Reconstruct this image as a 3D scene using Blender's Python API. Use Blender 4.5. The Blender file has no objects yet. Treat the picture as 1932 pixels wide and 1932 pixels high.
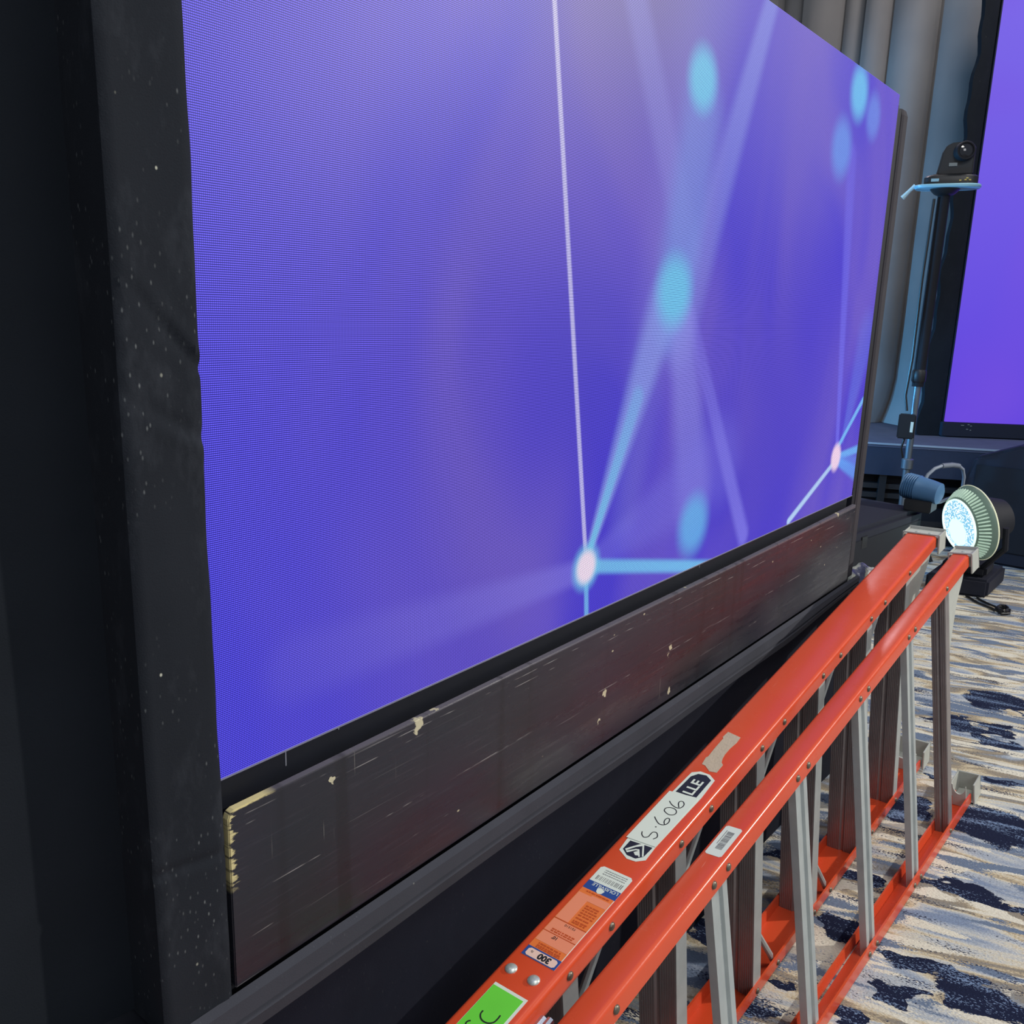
import bpy, math, random
from mathutils import Vector, Matrix
random.seed(7)
C = bpy.context.scene.collection

# ------------------------------------------------------------ camera
CAMH = 1.3
RIGHT = Vector((0.6205223255, -0.7836234699, 0.0297708082))
DOWN = Vector((-0.1601049401, -0.163762599, -0.973420885))
FWD = Vector((0.7676707964, 0.5992629378, -0.2270803375))
cam_d = bpy.data.cameras.new('camera'); cam = bpy.data.objects.new('camera', cam_d); C.objects.link(cam)
cam_d.sensor_width = 36.0; cam_d.lens = 1659.0 / 1932.0 * 36.0; cam_d.clip_start = 0.02
cam.matrix_world = Matrix(((RIGHT.x, -DOWN.x, -FWD.x, 0), (RIGHT.y, -DOWN.y, -FWD.y, 0), (RIGHT.z, -DOWN.z, -FWD.z, CAMH), (0, 0, 0, 1)))
bpy.context.scene.camera = cam

# ------------------------------------------------------------ world, lights, exposure
vs = bpy.context.scene.view_settings
vs.view_transform = 'Standard'; vs.look = 'None'; vs.exposure = 0.0; vs.gamma = 1.0; vs.use_curve_mapping = False
w = bpy.data.worlds.new('world'); bpy.context.scene.world = w; w.use_nodes = True
w.node_tree.nodes['Background'].inputs[0].default_value = (0.76, 0.86, 1.0, 1)
w.node_tree.nodes['Background'].inputs[1].default_value = 0.36

def look(o, target):
    d = Vector(target) - o.location
    o.rotation_euler = d.to_track_quat('-Z', 'Y').to_euler()
def light(name, kind, loc, target, color, power, size=0.2, spot=None, blend=0.5):
    d = bpy.data.lights.new(name, kind); d.color = color; d.energy = power
    if kind == 'AREA': d.size = size
    else: d.shadow_soft_size = size
    if spot: d.spot_size = math.radians(spot); d.spot_blend = blend
    o = bpy.data.objects.new(name, d); C.objects.link(o); o.location = loc; look(o, target); return o
light('ceiling_spotlight', 'SPOT', (5.4, -3.6, 3.7), (2.2, 0.4, 0.2), (1.0, 0.95, 0.87), 1100, 0.07, 62)
light('soft_fill', 'AREA', (-1.5, -4.0, 4.2), (2.0, 0.5, 0.3), (0.95, 0.97, 1.0), 60, 2.0)  # added soft fill from the camera side, no actual fixture
light('top_fill', 'AREA', (1.2, -0.6, 4.8), (1.6, 0.3, 0.0), (1.0, 0.98, 0.94), 75, 1.2)  # added overhead fill that brightens upward faces, no actual fixture
light('truss_light', 'SPOT', (6.0, 2.27, 3.62), (2.2, 0.8, 0.5), (1.0, 0.82, 0.92), 45, 0.09, 70)
light('drape_light', 'SPOT', (5.0, 0.6, 4.3), (6.4, 2.0, 1.6), (1.0, 0.92, 0.86), 90, 0.3, 80)
light('blue_stage_wash', 'SPOT', (4.1, 3.2, 1.1), (6.1, 1.5, 1.5), (0.10, 0.50, 1.0), 240, 0.05, 75)
light('blue_floor_wash', 'SPOT', (3.9, 2.4, 1.0), (5.2, 1.40, 0.50), (0.12, 0.50, 1.0), 110, 0.05, 60)

# ------------------------------------------------------------ helpers
def lin(r, g, b):
    f = lambda c: ((c / 255.0) / 12.92) if c / 255.0 <= 0.04045 else (((c / 255.0) + 0.055) / 1.055) ** 2.4
    return (f(r), f(g), f(b), 1.0)
def tag(o, label=None, cat=None, group=None, kind=None):
    if label: o['label'] = label
    if cat: o['category'] = cat
    if group: o['group'] = group
    if kind: o['kind'] = kind
    return o
def empty(name, loc, label, cat, group=None):
    o = bpy.data.objects.new(name, None); C.objects.link(o); o.location = loc; o.empty_display_size = 0.05
    return tag(o, label, cat, group)
class MB:
    """collects world-space geometry"""
    def __init__(s): s.v = []; s.f = []
    def add(s, vs_, fs):
        n = len(s.v); s.v += [tuple(v) for v in vs_]; s.f += [tuple(i + n for i in f) for f in fs]; return s
    def box(s, c, size, ax=None):
        ax = ax or (Vector((1, 0, 0)), Vector((0, 1, 0)), Vector((0, 0, 1)))
        c = Vector(c); h = [x / 2 for x in size]; v = []
        for k in (-1, 1):
            for j in (-1, 1):
                for i in (-1, 1): v.append(c + ax[0] * h[0] * i + ax[1] * h[1] * j + ax[2] * h[2] * k)
        return s.add(v, [(0, 2, 3, 1), (4, 5, 7, 6), (0, 1, 5, 4), (2, 6, 7, 3), (0, 4, 6, 2), (1, 3, 7, 5)])
    def loft(s, rings, closed=True, cap=True):
        m = len(rings[0]); v = [p for r in rings for p in r]; f = []
        for a in range(len(rings) - 1):
            for i in range(m if closed else m - 1):
                j = (i + 1) % m; f.append((a * m + i, a * m + j, (a + 1) * m + j, (a + 1) * m + i))
        if cap and closed: f.append(tuple(range(m - 1, -1, -1))); f.append(tuple((len(rings) - 1) * m + i for i in range(m)))
        return s.add(v, f)
    def tube(s, pts, r, n=10, rads=None):
        pts = [Vector(p) for p in pts]; rings = []; up = None
        for i, p in enumerate(pts):
            t = (pts[min(i + 1, len(pts) - 1)] - pts[max(i - 1, 0)]).normalized()
            if up is None: up = t.orthogonal().normalized()
            up = (up - t * up.dot(t)); up = up.normalized() if up.length > 1e-6 else t.orthogonal().normalized()
            q = t.cross(up); rr = rads[i] if rads else r
            rings.append([p + (up * math.cos(6.28318 * k / n) + q * math.sin(6.28318 * k / n)) * rr for k in range(n)])
        return s.loft(rings)
    def lathe(s, c, axis, prof, n=32, cap=True):
        axis = Vector(axis).normalized(); u = axis.orthogonal().normalized(); q = axis.cross(u); c = Vector(c)
        rings = [[c + axis * a + (u * math.cos(6.28318 * k / n) + q * math.sin(6.28318 * k / n)) * r for k in range(n)] for a, r in prof]
        return s.loft(rings, True, cap)
    def build(s, name, m, parent=None, smooth=False, bevel=0, seg=2):
        o0 = Vector(parent.location) if parent and parent.type == 'EMPTY' else (Vector(parent['_o']) if parent else Vector((0, 0, 0)))
        if not parent:
            xs = [Vector(v) for v in s.v]
            lo = Vector([min(v[i] for v in xs) for i in range(3)]); hi = Vector([max(v[i] for v in xs) for i in range(3)])
            o0 = Vector(((lo.x + hi.x) / 2, (lo.y + hi.y) / 2, lo.z))
        me = bpy.data.meshes.new(name); me.from_pydata([Vector(v) - o0 for v in s.v], [], s.f); me.update()
        o = bpy.data.objects.new(name, me); C.objects.link(o)
        o['_o'] = list(o0)
        if parent: o.parent = parent
        else: o.location = o0
        me.materials.append(m)
        import bmesh
        bm = bmesh.new(); bm.from_mesh(me); bmesh.ops.recalc_face_normals(bm, faces=bm.faces)
        if bevel:
            bmesh.ops.remove_doubles(bm, verts=bm.verts, dist=1e-6)
            ed = [e for e in bm.edges if len(e.link_faces) == 2 and e.calc_face_angle(0) > 0.6]
            bmesh.ops.bevel(bm, geom=ed, offset=bevel, segments=seg, affect='EDGES', clamp_overlap=True)
        bm.to_mesh(me); bm.free()
        if smooth:
            for p in me.polygons: p.use_smooth = True
            me.set_sharp_from_angle(angle=math.radians(40))
        return o

class N:
    """tiny node builder"""
    def __init__(s, name):
        s.m = bpy.data.materials.new(name); s.m.use_nodes = True; s.t = s.m.node_tree; s.t.nodes.clear()
        s.out = s.t.nodes.new('ShaderNodeOutputMaterial')
    def put(s, sock, v):
        if isinstance(v, bpy.types.NodeSocket): s.t.links.new(v, sock)
        elif v is not None: sock.default_value = v
    def math(s, op, a, b=None, c=None, clamp=False):
        n = s.t.nodes.new('ShaderNodeMath'); n.operation = op; n.use_clamp = clamp
        for i, x in enumerate((a, b, c)): s.put(n.inputs[i], x)
        return n.outputs[0]
    def vec(s, op, a, b=None, scale=None):
        n = s.t.nodes.new('ShaderNodeVectorMath'); n.operation = op; s.put(n.inputs[0], a)
        if b is not None: s.put(n.inputs[1], b)
        if scale is not None: s.put(n.inputs[3], scale)
        return n.outputs['Value'] if op in ('DOT_PRODUCT', 'LENGTH', 'DISTANCE') else n.outputs[0]
    def coord(s, kind='Object'): return s.t.nodes.new('ShaderNodeTexCoord').outputs[kind]
    def pos(s): return s.t.nodes.new('ShaderNodeNewGeometry').outputs['Position']
    def mapping(s, v, loc=(0, 0, 0), rot=(0, 0, 0), scale=(1, 1, 1)):
        n = s.t.nodes.new('ShaderNodeMapping'); s.put(n.inputs[0], v)
        n.inputs[1].default_value = loc; n.inputs[2].default_value = rot; n.inputs[3].default_value = scale; return n.outputs[0]
    def noise(s, v, scale, detail=2, rough=0.5, dist=0.0, color=False):
        n = s.t.nodes.new('ShaderNodeTexNoise'); s.put(n.inputs['Vector'], v); n.inputs['Scale'].default_value = scale
        n.inputs['Detail'].default_value = detail; n.inputs['Roughness'].default_value = rough; n.inputs['Distortion'].default_value = dist
        return n.outputs[1 if color else 0]
    def voro(s, v, scale, feature='F1', out=0):
        n = s.t.nodes.new('ShaderNodeTexVoronoi'); n.feature = feature; s.put(n.inputs['Vector'], v); n.inputs['Scale'].default_value = scale
        return n.outputs[out]
    def ramp(s, v, stops, mode='LINEAR'):
        n = s.t.nodes.new('ShaderNodeValToRGB'); n.color_ramp.interpolation = mode; s.put(n.inputs[0], v); e = n.color_ramp.elements
        while len(e) < len(stops): e.new(0.5)
        for x, (p, c) in zip(e, stops): x.position = p; x.color = c if len(c) == 4 else (*c, 1)
        return n.outputs[0]
    def g(s, v, a, b, c0=0.0, c1=1.0, smooth=False):
        n = s.t.nodes.new('ShaderNodeMapRange'); n.interpolation_type = 'SMOOTHSTEP' if smooth else 'LINEAR'; s.put(n.inputs[0], v)
        for i, x in enumerate((a, b, c0, c1)): s.put(n.inputs[i + 1], x)
        return n.outputs[0]
    def mix(s, f, a, b, mode='MIX'):
        n = s.t.nodes.new('ShaderNodeMix'); n.data_type = 'RGBA'; n.blend_type = mode; s.put(n.inputs[0], f)
        s.put(n.inputs[6], a); s.put(n.inputs[7], b); return n.outputs[2]
    def sep(s, v):
        n = s.t.nodes.new('ShaderNodeSeparateXYZ'); s.put(n.inputs[0], v); return n.outputs
    def comb(s, x, y, z=0.0):
        n = s.t.nodes.new('ShaderNodeCombineXYZ'); s.put(n.inputs[0], x); s.put(n.inputs[1], y); s.put(n.inputs[2], z); return n.outputs[0]
    def bump(s, h, strength=0.3, dist=0.002):
        n = s.t.nodes.new('ShaderNodeBump'); n.inputs['Strength'].default_value = strength; n.inputs['Distance'].default_value = dist
        s.put(n.inputs['Height'], h); return n.outputs[0]
    def pbr(s, color, rough=0.5, metal=0.0, normal=None, spec=0.5, sheen=0.0, emis=None, es=0.0, trans=0.0, alpha=None):
        n = s.t.nodes.new('ShaderNodeBsdfPrincipled')
        s.put(n.inputs['Base Color'], color); s.put(n.inputs['Roughness'], rough); s.put(n.inputs['Metallic'], metal)
        s.put(n.inputs['Specular IOR Level'], spec); s.put(n.inputs['Sheen Weight'], sheen); s.put(n.inputs['Transmission Weight'], trans)
        if normal is not None: s.put(n.inputs['Normal'], normal)
        if emis is not None: s.put(n.inputs['Emission Color'], emis); s.put(n.inputs['Emission Strength'], es)
        s.t.links.new(n.outputs[0], s.out.inputs[0]); return s.m
def plain(name, rgb, rough=0.5, metal=0.0, spec=0.5, nz=0.0, ns=60, bump=0.0, es=0.0):
    n = N(name); c = lin(*rgb); p = n.coord()
    col = c
    if nz:
        f = n.noise(p, ns, 4, 0.6); d = tuple(x * (1 - nz) for x in c[:3]) + (1,); e = tuple(min(1, x * (1 + nz)) for x in c[:3]) + (1,)
        col = n.mix(f, d, e)
    nm = n.bump(n.noise(p, ns * 2, 3), bump, 0.002) if bump else None
    return n.pbr(col, rough, metal, nm, spec, emis=c if es else None, es=es)

# ------------------------------------------------------------ materials
def mat_screen():
    n = N('led_screen_content'); X, _, Z = n.sep(n.pos())[:3]; P = n.comb(X, Z)
    big = n.noise(n.mapping(P, scale=(1.6, 0.9, 1)), 1.7, 2, 0.5, 0.6)
    base = n.mix(n.g(big, 0.35, 0.65), lin(76, 62, 212), lin(112, 92, 206))
    base = n.mix(n.g(X, 0.42, 0.80, 0.70, 0.0), base, lin(84, 78, 240))
    base = n.mix(n.g(n.vec('DISTANCE', P, (1.12, 1.86, 0)), 0.0, 0.46, 0.85, 0.0, True), base, lin(126, 118, 160))  # greyish moire and reflection patch painted into the emission
    base = n.mix(n.g(n.vec('DISTANCE', P, (1.75, 1.75, 0)), 0.05, 0.50, 0.55, 0.0, True), base, lin(122, 108, 205))
    base = n.mix(n.g(n.vec('DISTANCE', P, (1.75, 1.12, 0)), 0.05, 0.55, 0.75, 0.0, True), base, lin(86, 70, 202))
    base = n.mix(n.g(n.vec('DISTANCE', P, (1.05, 1.25, 0)), 0.02, 0.22, 0.45, 0.0, True), base, lin(82, 72, 200))
    def seg(a, b, w0, w1, i0, i1, col, soft=0.35):
        nonlocal base
        a3 = (a[0], a[1], 0); ba = (b[0] - a[0], b[1] - a[1], 0); L2 = ba[0] ** 2 + ba[1] ** 2
        pa = n.vec('SUBTRACT', P, a3)
        t = n.math('MULTIPLY', n.vec('DOT_PRODUCT', pa, ba), 1.0 / L2, clamp=True)
        d = n.vec('LENGTH', n.vec('SUBTRACT', pa, n.vec('SCALE', ba, scale=t)))
        r = n.math('DIVIDE', d, n.math('MULTIPLY_ADD', t, w1 - w0, w0))
        f = n.math('MULTIPLY', n.g(r, soft, 1.25, 1.0, 0.0, True), n.math('MULTIPLY_ADD', t, i1 - i0, i0))
        base = n.mix(f, base, lin(*col))
    def blob(c, r, i, col, soft=0.55):
        nonlocal base
        f = n.g(n.vec('DISTANCE', P, (c[0], c[1], 0)), r * soft * 0.8, r * 1.28, i, 0.0, True)
        base = n.mix(f, base, lin(*col))
    # broad soft rays
    seg((1.0433, 1.83), (1.3244, 1.3903), .030, .045, .45, .2, (150, 150, 235))
    seg((1.36, 1.9), (1.17, 0.98), .14, .05, .20, .18, (150, 150, 225), 0.1)
    seg((1.56, 1.82), (1.3091, 1.2569), .030, .060, .65, .35, (140, 150, 235))
    seg((1.338, 1.6019), (1.2803, 1.3), .075, .07, .45, .65, (118, 150, 232))
    seg((1.3499, 1.2909), (1.6435, 0.8653), .020, .028, .25, .65, (140, 135, 245))
    seg((1.3129, 1.2906), (1.4058, 0.9876), .045, .075, .55, .35, (150, 150, 240))
    seg((1.0396, 0.9197), (0.5319, 0.9316), .022, .045, .50, .12, (140, 130, 240))
    seg((1.0689, 0.9231), (1.5, 1.03), .020, .10, .30, .25, (135, 130, 240))
    seg((1.0754, 0.9466), (1.252, 1.30), .012, .055, .80, .50, (150, 170, 245))
    seg((1.0754, 0.9466), (1.19, 1.17), .008, .020, .90, .35, (120, 200, 245))
    seg((2.201, 1.0047), (2.2909, 1.25), .012, .075, .50, .30, (110, 130, 240))
    seg((2.1636, 0.9888), (2.0414, 1.6337), .013, .035, .75, .35, (120, 115, 245))
    # blobs
    blob((1.2853, 1.3314), .060, .95, (112, 200, 242)); blob((1.3297, 1.6498), .050, .95, (112, 200, 242))
    blob((1.4158, 0.9275), .060, .9, (105, 178, 240)); blob((2.0454, 1.7672), .058, .85, (112, 200, 248))
    blob((1.972, 1.645), .064, .85, (108, 150, 238)); blob((2.1535, 1.7384), .052, .65, (112, 150, 240))
    # thin lines
    seg((0.905, 1.83), (1.066, 0.9403), .0055, .0060, 1, .9, (200, 195, 250))
    seg((1.08, 0.922), (1.5133, 0.8288), .013, .014, .9, .95, (120, 195, 245))
    seg((1.0704, 0.9061), (1.0769, 0.84), .007, .007, .9, .9, (120, 185, 245))
    seg((2.1676, 0.9884), (2.3247, 1.0948), .009, .010, .95, .95, (125, 190, 252))
    seg((2.1755, 0.9652), (2.34, 0.9685), .011, .013, .95, .9, (115, 180, 250))
    seg((2.1773, 0.9597), (2.34, 0.935), .010, .020, .7, .5, (105, 150, 245))
    seg((2.1792, 0.9542), (2.33, 0.906), .013, .022, .9, .7, (105, 165, 250))
    seg((2.1561, 0.9543), (1.8866, 0.8517), .0085, .0095, .9, 1, (185, 215, 252))
    # nodes
    blob((1.0689, 0.9231), .036, 1, (125, 210, 248), .6); blob((1.0689, 0.9231), .026, 1, (250, 228, 248), .75)
    blob((2.1639, 0.9652), .034, 1, (245, 215, 240), .8)
    # LED pixels, 1.95 mm pitch
    p = 0.001953
    fx = n.math('SUBTRACT', n.math('FRACT', n.math('DIVIDE', X, p)), 0.5); fz = n.math('SUBTRACT', n.math('FRACT', n.math('DIVIDE', Z, p)), 0.5)
    kx = n.g(n.math('ABSOLUTE', fx), 0.18, 0.48, 1.0, 0.36, True); kz = n.g(n.math('ABSOLUTE', fz), 0.14, 0.44, 1.0, 0.0, True)
    k = n.math('MULTIPLY', kx, kz)                                   # mean about 0.47
    kr = n.math('MULTIPLY_ADD', k, 1.97, 0.07); kb = n.math('MULTIPLY_ADD', k, 1.62, 0.24)
    col = n.vec('MULTIPLY', base, n.comb(kr, kr, kb))
    col = n.vec('SCALE', col, scale=n.g(X, 0.42, 1.9, 0.80, 0.94))
    e = n.t.nodes.new('ShaderNodeEmission'); n.put(e.inputs[0], col); e.inputs[1].default_value = 1.0
    gl = n.t.nodes.new('ShaderNodeBsdfGlossy'); gl.inputs['Color'].default_value = (0.03, 0.03, 0.03, 1); gl.inputs['Roughness'].default_value = 0.45
    ad = n.t.nodes.new('ShaderNodeAddShader'); n.t.links.new(e.outputs[0], ad.inputs[0]); n.t.links.new(gl.outputs[0], ad.inputs[1])
    n.t.links.new(ad.outputs[0], n.out.inputs[0]); return n.m
def mat_screen_purple():
    n = N('led_screen_purple'); P = n.pos(); Z = n.sep(P)[2]
    c = n.mix(n.g(Z, 0.7, 3.0), lin(96, 68, 222), lin(124, 104, 232))
    c = n.mix(n.g(n.noise(P, 1.3, 1), 0.4, 0.7, 0.0, 0.6), c, lin(122, 84, 222))
    e = n.t.nodes.new('ShaderNodeEmission'); n.put(e.inputs[0], c); n.t.links.new(e.outputs[0], n.out.inputs[0]); return n.m
def mat_carpet():
    n = N('carpet'); P = n.pos()
    Q = n.mapping(P, rot=(0, 0, math.radians(76)), scale=(1, 1, 1))
    # Q.x runs along the streaks
    knit = n.noise(n.mapping(Q, scale=(190, 330, 1)), 1.0, 1, 0.5)
    knit2 = n.noise(n.mapping(Q, rot=(0, 0, 0.5), scale=(170, 330, 1), loc=(3, 1, 0)), 1.0, 1, 0.5)
    warp = n.noise(n.mapping(Q, scale=(10, 20, 1)), 1.0, 2, 0.5)
    def layer(sx, sy, loc, det=3, dist=0.4, kd=0.05):
        v = n.noise(n.mapping(Q, scale=(sx, sy, 1), loc=loc), 1.0, det, 0.55, dist)
        return n.math('ADD', v, n.math('MULTIPLY', n.math('SUBTRACT', knit, 0.5), kd))
    tone = layer(2.6, 9.5, (1.3, 4.1, 0), 3, 0.8, 0.12)
    col = n.ramp(tone, [(0.0, lin(112, 126, 152)), (0.33, lin(128, 142, 166)), (0.385, lin(160, 168, 180)), (0.43, lin(178, 182, 186)), (0.475, lin(206, 200, 184)),
                        (0.51, lin(196, 180, 150)), (0.545, lin(150, 138, 120)), (0.60, lin(134, 130, 124)), (0.65, lin(150, 160, 174)), (0.73, lin(190, 194, 194))], 'LINEAR')
    # cream and blue secondary patches
    t2 = layer(3.6, 15, (7.7, 0.4, 0), 2, 0.8, 0.10)
    col = n.mix(n.g(t2, 0.56, 0.575), col, lin(216, 210, 194))
    t3 = layer(3.0, 12, (2.2, 8.8, 0), 2, 0.8, 0.20)
    col = n.mix(n.g(t3, 0.57, 0.59), col, lin(108, 122, 144))
    # placed islands: (x, y, half length along the streak, half width, on)
    wx = n.math('MULTIPLY', n.math('SUBTRACT', warp, 0.5), 0.16)
    warp2 = n.noise(n.mapping(Q, scale=(13, 24, 1), loc=(5, 5, 0)), 1.0, 2, 0.5)
    wy = n.math('MULTIPLY', n.math('SUBTRACT', warp2, 0.5), 0.09)
    PX, PY, _ = n.sep(P)[:3]
    A = math.radians(-76); ca, sa = math.cos(A), math.sin(A)
    def isl(cur, lst):
        for (x, y, hl, hw) in lst:
            dx = n.math('SUBTRACT', PX, x); dy = n.math('SUBTRACT', PY, y)
            l = n.math('ADD', n.math('ADD', n.math('MULTIPLY', dx, ca), n.math('MULTIPLY', dy, sa)), wx)
            q = n.math('ADD', n.math('SUBTRACT', n.math('MULTIPLY', dy, ca), n.math('MULTIPLY', dx, sa)), wy)
            l = n.math('DIVIDE', l, hl); q = n.math('DIVIDE', q, hw)
            r = n.math('SQRT', n.math('ADD', n.math('MULTIPLY', l, l), n.math('MULTIPLY', q, q)))
            f = n.math('SUBTRACT', 1.0, r)
            cur = f if cur is None else n.math('MAXIMUM', cur, f)
        return cur
    navy = isl(None, NAVY)
    gen = n.g(layer(2.0, 9, (3.4, 2.7, 0), 3, 0.6, 0.02), 0.585, 0.64, -0.6, 0.35)
    far = n.g(PX, 2.9, 3.5, 0.0, 1.0); near = n.g(PX, 1.3, 1.6, 1.0, 0.0)
    gen = n.math('SUBTRACT', gen, n.math('SUBTRACT', 0.9, n.math('MULTIPLY', near, 0.9)))
    navy = n.math('MAXIMUM', navy, gen)
    cream = isl(None, CREAM)
    navy = n.math('MINIMUM', navy, n.math('MULTIPLY', cream, -3.0))
    edge = n.math('ADD', navy, n.math('MULTIPLY', n.math('SUBTRACT', knit, 0.5), 0.35))
    speck = n.math('GREATER_THAN', n.math('ADD', knit2, n.math('MULTIPLY', n.math('SUBTRACT', layer(5, 30, (9, 9, 0), 2, 0.3, 0), 0.5), 1.1)), 0.62)
    ncol = n.mix(speck, lin(28, 34, 58), lin(116, 136, 168))
    col = n.mix(n.g(edge, -0.02, 0.02), col, ncol)
    # dark flecks inside pale parts
    fl = n.math('MULTIPLY', n.math('GREATER_THAN', n.math('ADD', knit2, n.math('MULTIPLY', n.math('SUBTRACT', layer(4, 26, (1, 6, 0), 2, 0.3, 0), 0.5), 1.5)), 0.76), n.math('LESS_THAN', edge, 0.0))
    col = n.mix(fl, col, lin(52, 58, 80))
    col = n.mix(n.g(knit2, 0.3, 0.7, 0.0, 0.55), col, n.mix(1.0, col, (0.62, 0.62, 0.62, 1), 'MULTIPLY'))
    return n.pbr(col, 0.95, 0.0, n.bump(n.math('ADD', knit, knit2), 0.55, 0.003), 0.1)
NAVY = [(2.446, 0.253, 0.129, 0.095), (2.385, 0.477, 0.068, 0.09), (2.612, 0.457, 0.023, 0.016), (2.095, 0.269, 0.104, 0.033), (2.096, 0.169, 0.067, 0.016), (1.986, 0.461, 0.05, 0.02), (1.946, 0.648, 0.033, 0.026), (2.273, 0.771, 0.023, 0.084),
        (1.771, 0.434, 0.057, 0.047), (1.57, 0.656, 0.05, 0.035), (1.779, 0.232, 0.143, 0.028), (1.741, 0.147, 0.097, 0.043), (1.653, 0.281, 0.05, 0.037), (1.527, 0.469, 0.039, 0.019), (3.323, 0.4, 0.109, 0.093), (3.054, 0.432, 0.143, 0.057),
        (2.983, 0.348, 0.076, 0.046), (2.383, 0.561, 0.056, 0.056), (1.948, 0.555, 0.037, 0.02), (1.436, 0.496, 0.04, 0.02), (1.53, 0.345, 0.058, 0.018), (2.716, 0.267, 0.056, 0.025), (1.347, 0.643, 0.061, 0.021), (1.71, 0.653, 0.035, 0.025), (1.62, 0.08, 0.12, 0.05), (2.30, -0.05, 0.2, 0.05)]
CREAM = [(1.824, 0.119, 0.03, 0.034), (1.679, 0.219, 0.039, 0.017), (3.064, 0.41, 0.022, 0.024), (3.021, 0.348, 0.025, 0.023), (3.252, 0.356, 0.023, 0.031), (3.056, 0.293, 0.018, 0.047), (1.645, 0.25, 0.02, 0.019)]
CHIPS = [(0.7082, 0.8035, 0.0085), (0.7040, 0.796, 0.0045), (0.7409, 0.8095, 0.0035), (0.571, 0.787, 0.0028), (0.575, 0.789, 0.0024), (1.1376, 0.6963, 0.0065), (1.356, 0.710, 0.0065), (1.351, 0.698, 0.003), (1.3625, 0.6243, 0.006), (1.1245, 0.6527, 0.003), (2.2234, 0.8125, 0.007)]
def mat_ply():
    n = N('black_painted_plywood'); P = n.pos(); X, Y, Z = n.sep(P)[:3]
    g = n.noise(n.mapping(P, scale=(6, 1, 90)), 1.0, 4, 0.6)
    blot = n.noise(P, 3.0, 3)
    col = n.mix(n.g(blot, 0.35, 0.7), lin(33, 37, 44), lin(45, 40, 53))
    sc = n.noise(n.mapping(P, rot=(0, 0.02, 0), scale=(2.2, 1, 210)), 1.0, 2, 0.5)
    msk = n.g(n.noise(P, 7.0, 3), 0.46, 0.60)
    col = n.mix(n.math('MULTIPLY', n.g(sc, 0.68, 0.73, 0, .6), msk), col, lin(125, 123, 124))
    gr = n.noise(n.mapping(P, scale=(14, 1, 260), loc=(2, 0, 5)), 1.0, 3, 0.6); col = n.mix(n.g(gr, 0.56, 0.85, 0.0, 0.22), col, lin(96, 90, 100))
    for (zc, sd, th) in ((0.7045, 1, .50), (0.787, 3, .52), (0.7985, 5, .50), (0.655, 7, .58), (0.742, 9, .60)):
        ln = n.g(n.math('ABSOLUTE', n.math('SUBTRACT', n.math('ADD', Z, n.math('MULTIPLY', n.noise(P, 3.0 + sd, 1), 0.006)), zc + 0.003)), 0.0003, 0.0007, 1.0, 0.0)
        col = n.mix(n.math('MULTIPLY', ln, n.g(n.noise(n.mapping(P, scale=(9, 0, 0), loc=(sd, 0, 0)), 1.0, 3, 0.7), th, th + .08, 0, .8)), col, lin(150, 146, 144))
    col = n.mix(n.g(Z, 0.8070, 0.8090, 0.0, 0.7), col, lin(112, 108, 116))  # light catching the top edge, painted as a paler line
    vb = n.noise(n.mapping(P, scale=(34, 1, 1.2), loc=(1, 0, 0)), 1.0, 2, 0.5); col = n.mix(n.g(vb, 0.60, 0.70, 0.0, 0.45), col, lin(22, 22, 28))
    sv = n.noise(n.mapping(P, scale=(260, 1, 7), loc=(4, 0, 2)), 1.0, 2, 0.5)
    col = n.mix(n.math('MULTIPLY', n.g(sv, 0.70, 0.74, 0, 0.6), n.g(n.noise(P, 5.0, 2), 0.55, 0.62)), col, lin(140, 136, 130))
    chip = n.voro(n.mapping(P, scale=(1, 1, 1.6)), 16.0)
    col = n.mix(n.g(chip, 0.055, 0.035), col, lin(176, 168, 140))
    wv = n.vec('SCALE', n.vec('SUBTRACT', n.noise(P, 130, 3, color=True), (0.5, 0.5, 0.5)), scale=0.020)
    PW = n.vec('ADD', P, wv)
    for (cx_, cz_, r_) in CHIPS: col = n.mix(n.g(n.vec('DISTANCE', n.vec('MULTIPLY', PW, (1, 0, 1)), (cx_, 0, cz_)), r_, r_ * 0.75), col, lin(196, 188, 158))
    # bare wood where the paint is knocked off the near end and the upper edge
    ez = n.noise(n.mapping(P, scale=(60, 1, 240)), 1.0, 3, 0.6)
    f1 = n.math('MULTIPLY', n.g(n.math('ADD', X, n.math('MULTIPLY', ez, -0.035)), 0.4290, 0.4255), n.g(Z, 0.715, 0.735))
    f2 = n.math('MULTIPLY', n.g(n.math('ADD', Z, n.math('MULTIPLY', ez, 0.006)), 0.8096, 0.8106), n.g(X, 0.50, 0.485))
    col = n.mix(n.math('MAXIMUM', f1, f2), col, lin(205, 192, 140))
    rg = n.g(g, 0.3, 0.7, 0.22, 0.38)
    return n.pbr(col, rg, 0.0, n.bump(n.math('ADD', g, n.math('MULTIPLY', sc, 0.4)), 0.16, 0.0010), 0.45)
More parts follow.
